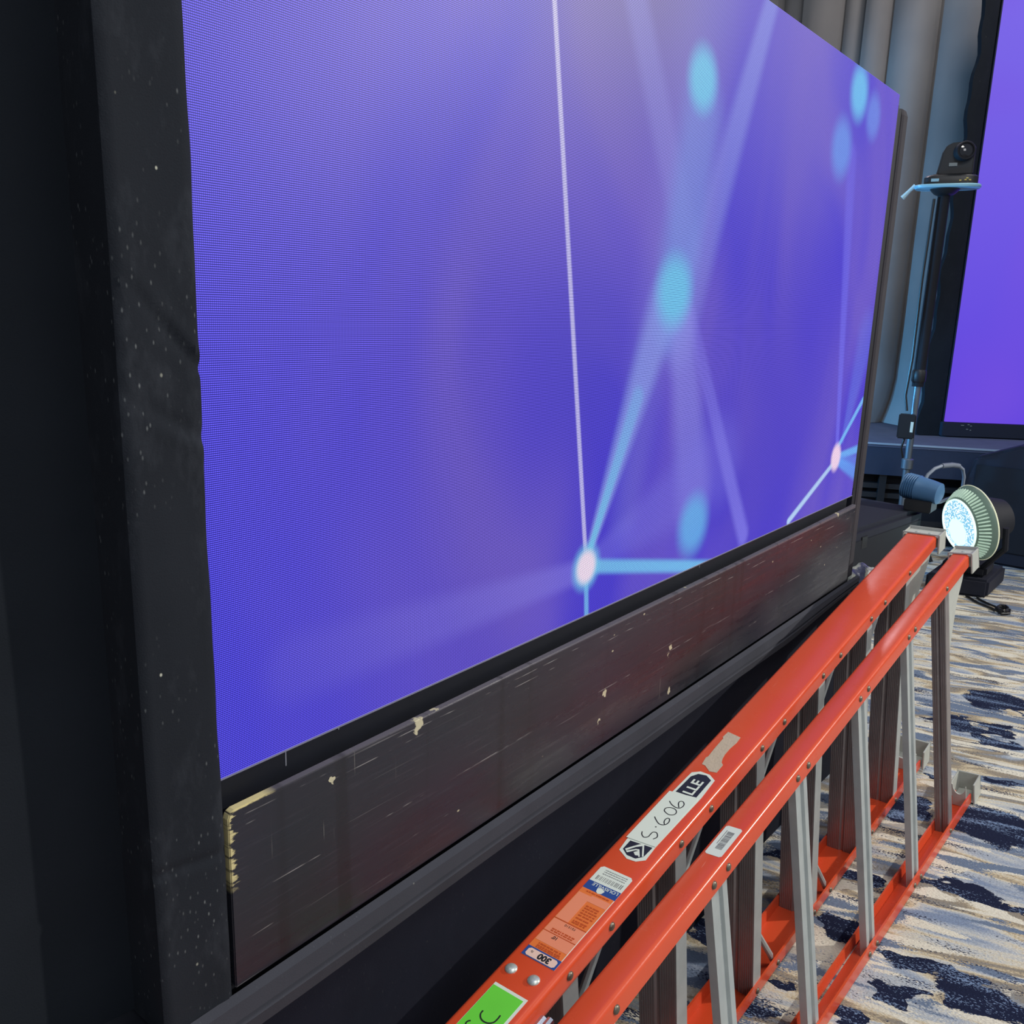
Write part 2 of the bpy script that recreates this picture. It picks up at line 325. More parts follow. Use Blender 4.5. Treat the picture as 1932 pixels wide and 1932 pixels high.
def mat_fabric(name, rgb, lint=True, amt=0.35, rough=0.95, weave=700):
    n = N(name); P = n.pos(); c = lin(*rgb)
    d = tuple(x * 0.8 for x in c[:3]) + (1,)
    col = n.mix(n.noise(P, 9, 4), d, tuple(x * 1.25 for x in c[:3]) + (1,))
    if lint:
        v = n.voro(n.mapping(P, scale=(1, 1, 0.75)), 42.0); r = n.voro(n.mapping(P, scale=(1, 1, 0.75)), 42.0, out=1)
        rr = n.sep(r)[0]
        f = n.math('MULTIPLY', n.g(v, 0.07, 0.03), n.g(rr, 0.55, 1.0, 0.0, 0.9))
        col = n.mix(n.math('MULTIPLY', f, amt), col, lin(235, 235, 215))
        col = n.mix(n.g(n.noise(n.mapping(P, rot=(0, 0.7, 0), scale=(1, 1, 0.4)), 30, 4, 0.7), 0.52, 0.85, 0, amt * 0.14), col, lin(120, 125, 135))
        v2 = n.voro(n.mapping(P, rot=(0, 0.6, 0), scale=(1, 1, 0.45)), 170.0); f2 = n.math('MULTIPLY', n.g(v2, 0.20, 0.05), n.g(n.noise(P, 14, 3), 0.44, 0.66, 0, .8))
        col = n.mix(n.math('MULTIPLY', f2, amt * 0.38), col, lin(190, 195, 195))
    return n.pbr(col, rough, 0.0, n.bump(n.noise(P, weave, 2), 0.3, 0.001), 0.15)
def mat_orange():
    n = N('orange_red_fibreglass'); P = n.coord()
    col = n.mix(n.g(n.noise(P, 3.0, 2), 0.3, 0.7), lin(208, 72, 38), lin(216, 84, 50))
    sc = n.noise(n.mapping(P, rot=(0.2, 0.1, 0.5), scale=(14, 300, 60)), 1.0, 2)
    sc2 = n.noise(n.mapping(P, rot=(0.2, 0.1, -0.7), scale=(300, 18, 60), loc=(3, 3, 3)), 1.0, 2)
    s = n.math('MAXIMUM', n.g(sc, 0.73, 0.78), n.g(sc2, 0.74, 0.79))
    s = n.math('MULTIPLY', s, n.g(n.noise(P, 6, 2), 0.5, 0.6, 0.0, 0.35))
    col = n.mix(s, col, lin(240, 170, 150))
    return n.pbr(col, n.g(n.noise(P, 40, 3), 0.2, 0.8, 0.20, 0.30), 0.0, n.bump(n.noise(P, 260, 3), 0.10, 0.0006), 0.45)
def mat_alu(name='mill_aluminium', rgb=(186, 192, 190), rough=0.40, metal=0.30):
    n = N(name); P = n.coord(); c = lin(*rgb)
    col = n.mix(n.noise(P, 22, 4), tuple(x * 0.75 for x in c[:3]) + (1,), tuple(min(1, x * 1.15) for x in c[:3]) + (1,))
    col = n.mix(n.g(n.voro(P, 38), 0.06, 0.03, 0.0, 0.6), col, lin(220, 222, 220))
    return n.pbr(col, rough, metal, n.bump(n.noise(n.mapping(P, scale=(300, 300, 12)), 1.0, 2), 0.15, 0.0005), 0.5)
def mat_drape():
    n = N('grey_drape'); P = n.pos()
    col = n.mix(n.noise(P, 3, 3), lin(112, 110, 112), lin(140, 137, 136))
    return n.pbr(col, 0.8, 0.0, n.bump(n.noise(P, 420, 2), 0.25, 0.001), 0.25, sheen=0.3)

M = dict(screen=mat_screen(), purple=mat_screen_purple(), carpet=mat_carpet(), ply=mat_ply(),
    velour=mat_fabric('black_velour', (33, 36, 42), True, 0.8), drapeplain=mat_fabric('plain_black_cloth', (27, 31, 37), False), drapeblack=mat_fabric('black_drape_cloth', (27, 31, 37), True, 0.15), skirt=mat_fabric('black_skirt_cloth', (23, 25, 36), True, 0.10),
    band=mat_fabric('grey_black_hook_band', (60, 61, 68), True, 0.2), orange=mat_orange(), alu=mat_alu(), tread=mat_alu('dull_tread_aluminium', (158, 150, 148), 0.40, 0.60),
    boot=plain('grey_boot_plastic', (178, 180, 172), 0.45, 0.0, 0.4, 0.12, 50, 0.1), drape=mat_drape(),
    blk=plain('black_metal', (28, 29, 33), 0.45, 0.0, 0.5, 0.2), blkm=plain('matt_black_paint', (24, 26, 34), 0.7, 0, 0.3, 0.2, 30, 0.1), navyblk=plain('black_textured_cabinet', (34, 36, 48), 0.75, 0, 0.25, 0.25, 200, 0.3),
    rivet=plain('dull_rivet_steel', (120, 112, 98), 0.4, 0.7), stud=plain('galvanised_rivet', (196, 204, 196), 0.35, 0.5, 0.5, 0.25, 300), white=plain('white_sticker', (216, 224, 210), 0.5),
    ink=plain('black_marker_ink', (26, 26, 28), 0.5), sticknavy=plain('navy_black_print', (28, 30, 48), 0.45), beige=plain('beige_masking_tape', (186, 170, 148), 0.8, 0, 0.2, 0.12, 120, 0.4),
    green=plain('bright_green_tape', (104, 208, 62), 0.6, 0, 0.3, 0.08, 20), blue=plain('blue_print', (38, 72, 140), 0.45), oprint=plain('orange_print', (228, 118, 52), 0.45), pink=plain('salmon_print', (232, 140, 104), 0.45),
    brown=plain('rust_print', (190, 78, 26), 0.5), pale=plain('pale_pink_print', (232, 196, 178), 0.45), greyprint=plain('grey_print', (128, 130, 126), 0.5), silver=plain('bright_zinc_steel', (190, 195, 210), 0.22, 0.9),
    stagetop=mat_fabric('grey_stage_carpet', (84, 86, 104), True, 0.3), bluemetal=plain('bare_alloy_pole', (120, 130, 140), 0.35, 0.7), lens=None)

# ------------------------------------------------------------ setting
def struct(o): o['kind'] = 'structure'; return o
struct(MB().box((3.5, 0.5, -0.03), (11.4, 11.4, 0.06)).build('floor', M['carpet']))
struct(MB().box((9.1, 0.5, 2.2), (0.1, 11.4, 4.4)).build('wall_back', plain('dim_grey_wall_paint', (96, 94, 92), 0.9)))

# ------------------------------------------------------------ stage under the near LED wall
SY = 0.69
stage = empty('stage_deck', (1.2, 1.3, 0.0), 'black skirted stage deck carrying the near LED video wall, beside the ladder', 'stage')
MB().box((0.75, 1.46, 0.57), (3.40, 1.50, 0.05)).build('deck_top', M['blkm'], stage)
# skirt: pleat-free cloth with gentle waves
def cloth(x0, x1, z0, z1, y, amp, nx=90, nz=12, ph=0.0, thick=0.006):
    vs_, fs = [], []
    for side in (0, 1):
        for j in range(nz + 1):
            for i in range(nx + 1):
                x = x0 + (x1 - x0) * i / nx; t = 1 - j / nz
                yy = y + amp * t * (math.sin(x * 7 + ph) + 0.5 * math.sin(x * 17 + 1 + ph)) + side * thick
                vs_.append((x, yy, z0 + (z1 - z0) * j / nz))
    m = (nx + 1) * (nz + 1)
    for j in range(nz):
        for i in range(nx):
            a = j * (nx + 1) + i
            fs.append((a, a + 1, a + nx + 2, a + nx + 1)); fs.append((m + a, m + a + nx + 1, m + a + nx + 2, m + a + 1))
    for i in range(nx): fs.append((i, m + i, m + i + 1, i + 1)); b = nz * (nx + 1) + i; fs.append((b, b + 1, m + b + 1, m + b))
    for j in range(nz):
        a = j * (nx + 1); fs.append((a, a + nx + 1, m + a + nx + 1, m + a)); a += nx; fs.append((a, m + a, m + a + nx + 1, a + nx + 1))
    return MB().add(vs_, fs)
cloth(-0.95, 2.44, 0.004, 0.57, SY, 0.004).build('skirt', M['skirt'], stage, smooth=True)
cloth(0, 1.48, 0.004, 0.57, 0, 0.004)
# folded top band of the skirt
prof = [(-0.002, 0.604), (-0.010, 0.598), (-0.012, 0.580), (-0.006, 0.576), (-0.011, 0.570), (-0.008, 0.553), (0.0, 0.551), (0.0, 0.600)]
mb = MB(); rings = []
for i in range(61):
    x = -0.95 + 3.39 * i / 60; dz = 0.0015 * math.sin(x * 9) ; sc = 1.0 if x < 1.95 else max(0.55, 1 - (x - 1.95) * 0.9)
    rings.append([Vector((x, SY - 0.004 + a, 0.604 - (0.604 - z) * sc + (dz if z < 0.59 else 0))) for a, z in prof])
mb.loft(rings).build('skirt_band', M['band'], stage, smooth=True)
for lx in (-0.8, 0.8, 2.3): MB().tube([(lx, 0.82, 0.0), (lx, 0.82, 0.545)], 0.024).build('leg', M['bluemetal'], stage)
for lx in (-0.8, 0.8, 2.3): MB().tube([(lx, 2.1, 0.0), (lx, 2.1, 0.545)], 0.024).build('leg', M['bluemetal'], stage)

# ------------------------------------------------------------ near LED wall
led = empty('led_video_wall', (1.38, 0.76, 0.60), 'near LED video wall showing blue violet content with glowing lines and nodes', 'video screen', 'LED video walls')
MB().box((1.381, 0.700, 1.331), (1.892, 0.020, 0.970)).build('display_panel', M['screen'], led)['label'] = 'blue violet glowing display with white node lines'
cab = MB()
for i in range(4):
    for j in range(2): cab.box((0.435 + 0.473 * (i + 0.5), 0.745, 0.846 + 0.485 * (j + 0.5)), (0.470, 0.068, 0.482))
cab.build('cabinet', M['blk'], led, bevel=0.003)
MB().box((1.39, 0.729, 0.818), (1.92, 0.044, 0.052)).build('bottom_rail', plain('satin_black_rail', (19, 22, 31), 0.6, 0, 0.3, 0.3, 25), led, bevel=0.003)
mbm = MB()
for (x, l) in ((0.527, .012), (0.60, .004), (1.02, .003), (1.49, .006), (1.155, .003), (1.80, .003)): mbm.box((x, 0.7068, 0.838 - l), (0.0016, 0.0010, l * 1.6))
mbm.build('scuff_marks', plain('grey_scuffs', (120, 122, 128), 0.7), led)
MB().box((1.381, 0.690, 0.8455), (1.892, 0.0035, 0.0014)).build('edge_trim', plain('grey_edge_trim', (120, 120, 140), 0.4), led)
MB().box((2.352, 0.745, 1.330), (0.038, 0.090, 0.95)).build('side_frame', M['blk'], led, bevel=0.004)

# ------------------------------------------------------------ plywood fascia
ply = MB(); pts = [(0.4415, 0.606), (0.4415, 0.800), (0.4435, 0.806), (0.449, 0.8085), (1.0, 0.8105), (1.6, 0.811), (2.02, 0.813), (2.362, 0.8165), (2.362, 0.606)]
ply.loft([[Vector((x, y, z)) for x, z in pts] for y in (0.6865, 0.6965)])
po = ply.build('plywood_fascia', M['ply'], None, bevel=0.0012)
tag(po, 'scuffed black painted plywood board along the foot of the near LED wall', 'board')
for sx in (1.165, 1.335): pass

# masking column, left of the near LED wall
def column(name, x0, x1, y0, y1, z0, z1, mat, wob=0.0010, label='', cat='', seed=1):
    rnd = random.Random(seed); rings = []; nz = 420; zs = [z0 + (z1 - z0) * i / nz for i in range(nz + 1)]
    def dev(z, k): return wob * (math.sin(z * 9 + k) * 0.5 + math.sin(z * 31 + 2 * k) * 0.35 + math.sin(z * 67 + k) * 0.25)
    for z in zs:
        ring = []
        n = 14
        for i in range(n + 1):
            t = i / n; x = x0 + (x1 - x0) * t
            g_ = lambda q, w_: math.exp(-(q / w_) ** 2)
            y = y0 + wob * 0.9 * math.sin(6 * t + z * 8)
            c1 = z - (1.325 - 0.085 * t); c2 = z - (1.222 - 0.042 * t)
            y += (0.0032 * g_(c1, 0.006) - 0.0015 * g_(c1 - 0.012, 0.009) + 0.0022 * g_(c2, 0.007) - 0.0015 * g_(c2 + 0.012, 0.009)) * min(1, t * 1.6) + 0.002 * g_(z - 0.78 + 0.01 * t, 0.006)
            if i == 0: y += 0.004
            if i == n: y += 0.003
            ring.append(Vector((x + dev(z, 1) * t, y, z)))
        ring += [Vector((x1 + dev(z, 1), y1, z)), Vector((x0, y1, z))]
        rings.append(ring)
    o = MB().loft(rings).build(name, mat, None, smooth=True); return tag(o, label, cat)
column('masking_column', 0.362, 0.4355, 0.684, 0.80, 0.602, 2.10, M['velour'], label='black velour covered column with white lint, left edge of the near LED wall', cat='column')
# black drape to the far left
rings = []
for i in range(141):
    x = -1.0 + 1.372 * i / 140; y = 0.745 + 0.008 * math.sin(x * 9) + 0.004 * math.sin(x * 23 + 1) - 0.02 * max(0, (x - 0.28)) 
    rings.append([Vector((x, y, 0.604)), Vector((x, y, 2.2)), Vector((x, y + 0.006, 2.2)), Vector((x, y + 0.006, 0.604))])
tag(MB().loft(rings).build('black_drape', M['drapeplain'], None, smooth=True), 'plain black drape hanging left of the lint covered column', 'drape')
# right hand post
rp = empty('masking_post', (2.41, 0.75, 0.602), 'narrow black velour post, greyed as if lit, at the far right edge of the near LED wall', 'post')
mb = MB(); prof = [(2.392, 0.700), (2.400, 0.695), (2.430, 0.695), (2.438, 0.700), (2.438, 0.75), (2.392, 0.75)]
mb.loft([[Vector((x, y, z)) for x, y in prof] for z in (0.602, 1.70, 1.785)] + [[Vector((2.415 + (x - 2.415) * 0.8, 0.72 + (y - 0.72) * 0.8, 1.80)) for x, y in prof]])
mb.build('upright', mat_fabric('lit_black_velour', (60, 58, 62), True, 0.15), rp, bevel=0.002)  # black velour with the light on it put into a greyer colour
MB().box((2.378, 0.725, 1.20), (0.022, 0.05, 1.19)).build('gap_filler', M['blkm'], rp)

# ------------------------------------------------------------ step ladder lying on its side
# sticker outlines as (u, t) on the rail webs, metres
LD={'ink_S': [(1.4652, 0.0259), (1.4713, 0.0288), (1.4754, 0.0349), (1.4713, 0.0398), (1.4644, 0.0401), (1.4583, 0.0409), (1.4565, 0.0457), (1.4605, 0.0502), (1.4661, 0.0519), (1.472, 0.0489)], 'ink_dot': [(1.4445, 0.0374), (1.4455, 0.0394)], 'ink_6a': [(1.4244, 0.0243), (1.4295, 0.0295), (1.4359, 0.0383), (1.4355, 0.0446), (1.4316, 0.049), (1.4241, 0.0499), (1.4177, 0.0471), (1.4173, 0.0439), (1.4219, 0.0421), (1.4281, 0.0434), (1.433, 0.0469)], 'ink_0': [(1.4025, 0.029), (1.406, 0.0332), (1.4086, 0.0406), (1.4062, 0.0466), (1.4012, 0.049), (1.3951, 0.0471), (1.3914, 0.0414), (1.392, 0.0343), (1.3963, 0.0292), (1.4025, 0.029)], 'ink_6b': [(1.3779, 0.025), (1.3836, 0.0319), (1.387, 0.0405), (1.3859, 0.0473), (1.3801, 0.05), (1.3733, 0.0491), (1.3686, 0.0446), (1.37, 0.0402), (1.376, 0.0404), (1.3849, 0.046)], 'tag': [(1.4887, 0.0114), (1.4857, 0.061), (1.3476, 0.0609), (1.3542, 0.0118)], 'badge': [(1.5181, 0.0172), (1.5292, 0.0371), (1.5275, 0.0517), (1.5175, 0.0627), (1.4857, 0.061), (1.343, 0.0644), (1.2907, 0.0618), (1.2804, 0.0476), (1.2796, 0.0304), (1.2894, 0.0184), (1.3488, 0.0165), (1.4936, 0.0144)], 'badge_near': [(1.5136, 0.0209), (1.5223, 0.0329), (1.5225, 0.048), (1.513, 0.0565), (1.4887, 0.0578), (1.4919, 0.0207)], 'badge_far': [(1.35, 0.021), (1.3487, 0.0571), (1.2937, 0.0566), (1.2852, 0.0439), (1.288, 0.0301), (1.3004, 0.0227)], 'chev_a': [(1.512, 0.0236), (1.493, 0.0367), (1.4872, 0.0426), (1.513, 0.0565), (1.514, 0.0542), (1.4935, 0.0431), (1.5004, 0.0354), (1.5145, 0.0266)], 'chev_b': [(1.5153, 0.027), (1.5044, 0.0377), (1.5022, 0.0429), (1.5159, 0.0518), (1.5175, 0.0502), (1.5057, 0.0426), (1.5067, 0.0392), (1.5174, 0.0305)], 'label': [(1.5609, 0.0144), (1.5611, 0.0673), (1.756, 0.0689), (1.7558, 0.0138)], 'tape': [(1.1465, 0.0169), (1.1527, 0.0438), (1.1711, 0.0451), (1.1941, 0.0429), (1.2143, 0.0432), (1.2266, 0.045), (1.2385, 0.0488), (1.2439, 0.054), (1.2691, 0.0546), (1.2718, 0.0423), (1.2604, 0.0288), (1.2596, 0.0222), (1.2379, 0.019), (1.2338, 0.0211), (1.2038, 0.0193), (1.1701, 0.0187), (1.1666, 0.0159)], 'green_back': [(1.8117, 0.0157), (1.809, 0.0675), (1.8505, 0.0656), (1.8873, 0.01)], 'ink_C': [(1.8527, 0.0307), (1.858, 0.0312), (1.8625, 0.0351), (1.8644, 0.0407), (1.8632, 0.0476), (1.8584, 0.0527), (1.8516, 0.0536), (1.8463, 0.0531)], 'ink_p': [(1.8723, 0.0276), (1.8743, 0.0253), (1.8783, 0.0249)], 'barcode': [(1.2998, 0.0072), (1.298, 0.0313), (1.3722, 0.0369), (1.3738, 0.0093)]}

PF = dict(O=Vector((2.5751, 0.5803, 0.3665)), r=(-0.008, -0.0758, -0.048), W=0.7146, k=0.1384, a=0.0795)
PR = dict(O=Vector((2.4986, 0.4169, 0.3500)), r=(-0.0284, -0.0717, -0.1265), W=0.7143, k=0.141, a=0.0426)
BF = 0.0313; TH = 0.0042
def rotm(r):
    return Matrix.Rotation(r[0], 3, 'Z') @ Matrix.Rotation(r[1], 3, 'Y') @ Matrix.Rotation(r[2], 3, 'X')
BASE = Matrix(((-1, 0, 0), (0, 0, -1), (0, 1, 0)))
for S_ in (PF, PR): S_['M'] = rotm(S_['r']) @ BASE
def LP(S, u, w_, t): return S['O'] + S['M'] @ Vector((u, w_, t))
def half(S, u): return (S['W'] - S['k'] * u) / 2
lad = empty('step_ladder', (1.2, 0.5, 0.0), 'orange fibreglass step ladder lying on its side, grey boots at far end', 'ladder')
LEN = 2.95
def rail(S, s, name):
    a = S['a']; r = 0.0075
    def arc(ci, ct, a0, a1): return [(ci + r * math.cos(math.radians(a0 + (a1 - a0) * k / 4)), ct + r * math.sin(math.radians(a0 + (a1 - a0) * k / 4))) for k in range(5)]
    out = [(BF, 0.0)] + arc(r, r, 270, 180) + arc(r, a - r, 180, 90) + [(BF, a), (BF, a - TH), (TH, a - TH), (TH, TH), (BF, TH)]
    rings = [[LP(S, u, s * (half(S, u) - i), t) for i, t in out] for u in (0.0, LEN)]
    return MB().loft(rings).build(name, M['orange'], lad, smooth=True)
fr_u = rail(PF, 1, 'front_rail'); rail(PF, -1, 'front_rail'); re_u = rail(PR, 1, 'rear_rail'); rail(PR, -1, 'rear_rail')
# front steps: ribbed treads
def step(S, us, name, t0, t1, fl, ribs, groove):
    top = us + 0.012; p = 0.0042; prof = [(top - fl, t1), (top, t1)]
    t = t1 - 0.001; pr = []
    n = int((t1 - t0) / p)
    for i in range(n):
        tc = t1 - (i + 0.5) * (t1 - t0) / n; x = (tc - t0) / (t1 - t0)
        if groove[0] < x < groove[1]: pr.append((top - 0.003, tc))
        else: pr += [(top - 0.0, tc + p * 0.30), (top + 0.0014, tc + p * 0.15), (top + 0.0014, tc - p * 0.15), (top, tc - p * 0.30)]
    prof = [(top - fl, t1), (top, t1)] + pr + [(top, t0), (top - fl, t0), (top - fl, t0 + 0.002), (top - 0.005, t0 + 0.002), (top - 0.005, t1 - 0.002), (top - fl, t1 - 0.002)]
    rings = [[LP(S, u, s * (half(S, us) - TH - 0.001), t) for u, t in prof] for s in (-1, 1)]
    return MB().loft(rings).build(name, M['tread'], lad)
def knee(S, us, s, t):
    h = half(S, us)
    p = [LP(S, us - 0.095, s * (h - 0.012), t), LP(S, us - 0.088, s * (h - 0.030), t), LP(S, us - 0.035, s * (h - 0.125), t - 0.012), LP(S, us - 0.018, s * (h - 0.150), t - 0.014)]
    MB().tube(p, 0.006, 8, [0.004, 0.0062, 0.0062, 0.004]).build('knee_brace', M['alu'], lad, smooth=True)
def rivet(S, u, s, t, side=1, r=0.0062, web=False, mat='rivet', parent=None, i=0.016):
    if web: c = LP(S, u, s * half(S, u), t); ax = S['M'] @ Vector((0, s, 0))
    else: c = LP(S, u, s * (half(S, u) - i), t); ax = S['M'] @ Vector((0, 0, side))
    return MB().lathe(c, ax, [(-0.001, r), (0.0006, r), (0.0022, r * 0.86), (0.0034, r * 0.5), (0.0038, r * 0.1)], 16).build('rivet', M[mat], lad, smooth=True)
FU = [0.2455 + 0.2985 * i for i in range(9)]
for i, u in enumerate(FU):
    st = step(PF, u, 'tread_step', 0.0046, PF['a'] - 0.0046, 0.034, True, (0.42, 0.58))
    # smooth pale side flange of the step
    prof = [(u + 0.0125, PF['a'] - 0.0046), (u - 0.022, PF['a'] - 0.0046), (u - 0.022, PF['a'] - 0.0036), (u + 0.0125, PF['a'] - 0.0036)]
    mb = MB().loft([[LP(PF, a_, s * (half(PF, u) - TH - 0.001), t_ + 0.0001) for a_, t_ in prof] for s in (-1, 1)])
    fo = mb.build('step_flange', M['alu'], st)
    for s in (-1, 1):
        if i: knee(PF, u, s, PF['a'] - 0.012)
        rivet(PF, u, s, PF['a'])
        if i: rivet(PF, u - 0.1, s, PF['a'])
RU = [0.482 + 0.3025 * i for i in range(8)]
a2 = PR['a']
step(PR, 0.193, 'bottom_bar', 0.0046, a2 - 0.0046, 0.032, True, (0.40, 0.55))
for s in (-1, 1): rivet(PR, 0.206, s, a2)
for u in RU:
    T = a2 - 0.0048; b = 0.024
    prof = [(-b, T - 0.014), (-b, T), (-b * 0.42, T), (-b * 0.34, T - 0.0045), (b * 0.34, T - 0.0045), (b * 0.42, T), (b, T), (b, T - 0.014), (b - 0.002, T - 0.014), (b - 0.002, T - 0.002), (b * 0.5, T - 0.002), (b * 0.38, T - 0.0065), (-b * 0.38, T - 0.0065), (-b * 0.5, T - 0.002), (-b + 0.002, T - 0.002), (-b + 0.002, T - 0.014)]
    MB().loft([[LP(PR, u + a_, s * (half(PR, u) - TH - 0.001), t_) for a_, t_ in prof] for s in (-1, 1)]).build('rear_bar', M['alu'], lad, smooth=True)
    for s in (-1, 1):
        for du in (-0.0225, 0.0225): rivet(PR, u + du, s, a2)
# gussets between the lowest bar or step and the rails
def gusset(S, us, s, t):
    h = half(S, us); pr = [(us - 0.018, h - 0.013), (0.02, h - 0.013), (0.05, h - 0.045), (0.10, h - 0.085), (us - 0.040, h - 0.16), (us - 0.018, h - 0.20)]
    MB().loft([[LP(S, u, s * w_, t + d) for u, w_ in pr] for d in (-0.0015, 0.0015)]).build('gusset', M['boot'] if s > 0 else M['alu'], lad)
gusset(PF, FU[0], 1, PF['a'] - 0.0065); gusset(PR, 0.193, 1, a2 - 0.0065)
# plastic boots on the four rail feet
def boot(S, s):
    a = S['a']; mb = MB(); e0, e1 = -0.030, 0.020
    def bx(u0, u1, i0, i1, t0, t1):
        vs_ = [LP(S, u, s * (half(S, 0) - i), t) for i in (i0, i1) for t in (t0, t1) for u in (u0, u1)]
        mb.add(vs_, [(0, 2, 3, 1), (4, 5, 7, 6), (0, 1, 5, 4), (2, 6, 7, 3), (0, 4, 6, 2), (1, 3, 7, 5)])
    deep = 0.052 if s > 0 else 0.058
    bx(-0.062, 0.0, 0.0035, 0.0075, -0.004, a + 0.004)                # web plate, sunk below its rim
    bx(-0.066, -0.062, -0.004, deep, -0.008, a + 0.008)              # end wall
    ue = 0.004 if s > 0 else 0.034
    bx(-0.066, ue, -0.001, deep, -0.008, -0.004); bx(-0.066, 0.0, -0.001, deep, a + 0.004, a + 0.008)
    bx(0.0, 0.004, -0.004, 0.0, -0.008, a + 0.008)
    mb.build('rubber_boot', M['boot'], lad, bevel=0.001)
    if s < 0:
        h = half(S, 0.036); pr = []
        for k in range(13):
            th = math.pi * k / 12; pr.append((a / 2 - math.cos(th) * a * 0.38, 0.066 - 0.026 * math.sin(th)))
        pts_ = [(-0.004, 0.006), (-0.004, 0.072)] + pr + [(a - 0.0045, 0.064), (a - 0.0045, 0.006)]
        MB().loft([[LP(S, u, s * (h - i), t) for t, i in pts_] for u in (0.034, 0.038)]).build('boot_collar', M['boot'], lad)
for S_ in (PF, PR):
    for s in (-1, 1): boot(S_, s)
for (S_, u, t) in ((PF, -0.03, 0.022), (PF, -0.03, 0.056), (PR, -0.036, 0.021), (PR, -0.018, 0.021)):
    c = LP(S_, u, half(S_, 0) - 0.0035, t); MB().lathe(c, S_['M'] @ Vector((0, 1, 0)), [(-0.001, .005), (.0006, .005), (.002, .003), (.0023, .0006)], 14).build('boot_rivet', M['stud'], lad, smooth=True)
# web studs near the spreader
for (u, t) in ((1.7831, 0.0191), (1.7821, 0.0551)): rivet(PF, u, 1, t, web=True, r=0.0085, mat='stud')
# spreader arm between the sections, seen between the two upper rails
for s in (1, -1):
    A_ = LP(PF, 1.80, s * (half(PF, 1.80) - 0.028), PF['a'] + 0.004); B_ = LP(PR, 1.92, s * (half(PR, 1.92) - 0.028), -0.004); D_ = LP(PF, 2.5, s * (half(PF, 2.5) - 0.028), PF['a'] + 0.006)
    MB().tube([A_, (A_ + D_) / 2, D_], 0.006, 8).tube([A_ + Vector((0, -0.010, 0.004)), B_ + Vector((-.3, 0, -0.03)), D_ + Vector((0, -0.012, 0.0))], 0.0055, 8).build('spreader', M['silver'], lad, smooth=True)
# top cap joining the two sections
T0 = (LP(PF, LEN, 0, PF['a'] / 2) + LP(PR, LEN, 0, PR['a'] / 2)) / 2
MB().box(T0 + PF['M'] @ Vector((0.02, 0, 0)), (0.09, 0.36, 0.24), (PF['M'] @ Vector((1, 0, 0)), PF['M'] @ Vector((0, 1, 0)), PF['M'] @ Vector((0, 0, 1)))).build('top_cap', M['orange'], lad, bevel=0.008)

# ---- stickers on the upper front rail; (u, t) on the web
def wp(S, u, t, h=0.0): return LP(S, u, half(S, u) + h, t)
def plate(S, pts_, name, m, h0, h1, parent=lad):
    return MB().loft([[wp(S, u, t, h) for u, t in pts_] for h in (h0, h1)]).build(name, M[m], parent)
def grid(S, poly, name, m, h, parent): return plate(S, poly, name, m, h - 0.00025, h, parent)
def ribbon(S, path, wd, h, mb):
    P2 = [Vector((u, t)) for u, t in path]
    Q = []                                                           # smooth the path
    for i in range(len(P2) - 1):
        p0 = P2[max(i - 1, 0)]; p1 = P2[i]; p2 = P2[i + 1]; p3 = P2[min(i + 2, len(P2) - 1)]
        for k in range(5):
            t = k / 5; Q.append(0.5 * ((2 * p1) + (p2 - p0) * t + (2 * p0 - 5 * p1 + 4 * p2 - p3) * t * t + (3 * p1 - p0 - 3 * p2 + p3) * t ** 3))
    Q.append(P2[-1]); L_, R_ = [], []
    for i, q in enumerate(Q):
        d = (Q[min(i + 1, len(Q) - 1)] - Q[max(i - 1, 0)]).normalized(); nn = Vector((-d.y, d.x)) * wd / 2
        L_.append(q + nn); R_.append(q - nn)
    v = [wp(S, p.x, p.y, h) for p in L_] + [wp(S, p.x, p.y, h) for p in R_]; n = len(Q)
    mb.add(v, [(i, i + 1, n + i + 1, n + i) for i in range(n - 1)])
def text(S, body, u, t, size, ori, name, m, parent, h=0.0008, bold=0.0, xs=1.0, align='LEFT'):
    cu = bpy.data.curves.new('tmp', 'FONT'); cu.body = body; cu.size = size; cu.offset = bold; cu.align_x = align; cu.resolution_u = 3
    o = bpy.data.objects.new('tmp', cu); C.objects.link(o); bpy.context.view_layer.update()
    me = bpy.data.meshes.new_from_object(o.evaluated_get(bpy.context.evaluated_depsgraph_get()))
    bpy.data.objects.remove(o)
    mb = MB(); vs_ = []
    for v in me.vertices:
        x, y = v.co.x * xs, v.co.y
        uu, tt = (u - x, t - y) if ori == 'along' else (u + y, t - x)
        vs_.append(wp(S, uu, tt, h))
    mb.add(vs_, [tuple(p.vertices) for p in me.polygons]); return mb.build(name, M[m], parent)
bd = plate(PF, LD['badge'], 'maker_badge', 'white', 0.0001, 0.0005); bd['label'] = 'white edged black badge with chevron and letters LLE'
grid(PF, LD['badge_near'], 'badge_print', 'sticknavy', 0.0007, bd); grid(PF, LD['badge_far'], 'badge_print', 'sticknavy', 0.0007, bd)
for kk in ('chev_a', 'chev_b'): grid(PF, LD[kk], 'chevron', 'white', 0.0009, bd)
grid(PF, [(1.5045, 0.0440), (1.5145, 0.0490), (1.5165, 0.0440), (1.512, 0.0385)], 'chevron', 'white', 0.00085, bd)
lle = text(PF, 'LLE', 1.3475, 0.0490, 0.0260, 'along', 'badge_lettering', 'white', bd, 0.0010, 0.0006, 1.12)
tg = plate(PF, LD['tag'], 'number_tape', 'white', 0.0009, 0.0013); tg['label'] = 'white tape handwritten S-606'
mb = MB()
for kk in ('ink_S', 'ink_dot', 'ink_6a', 'ink_0', 'ink_6b'): ribbon(PF, LD[kk], 0.0017 if kk != 'ink_dot' else 0.0022, 0.0015, mb)
mb.build('handwriting', M['ink'], tg)
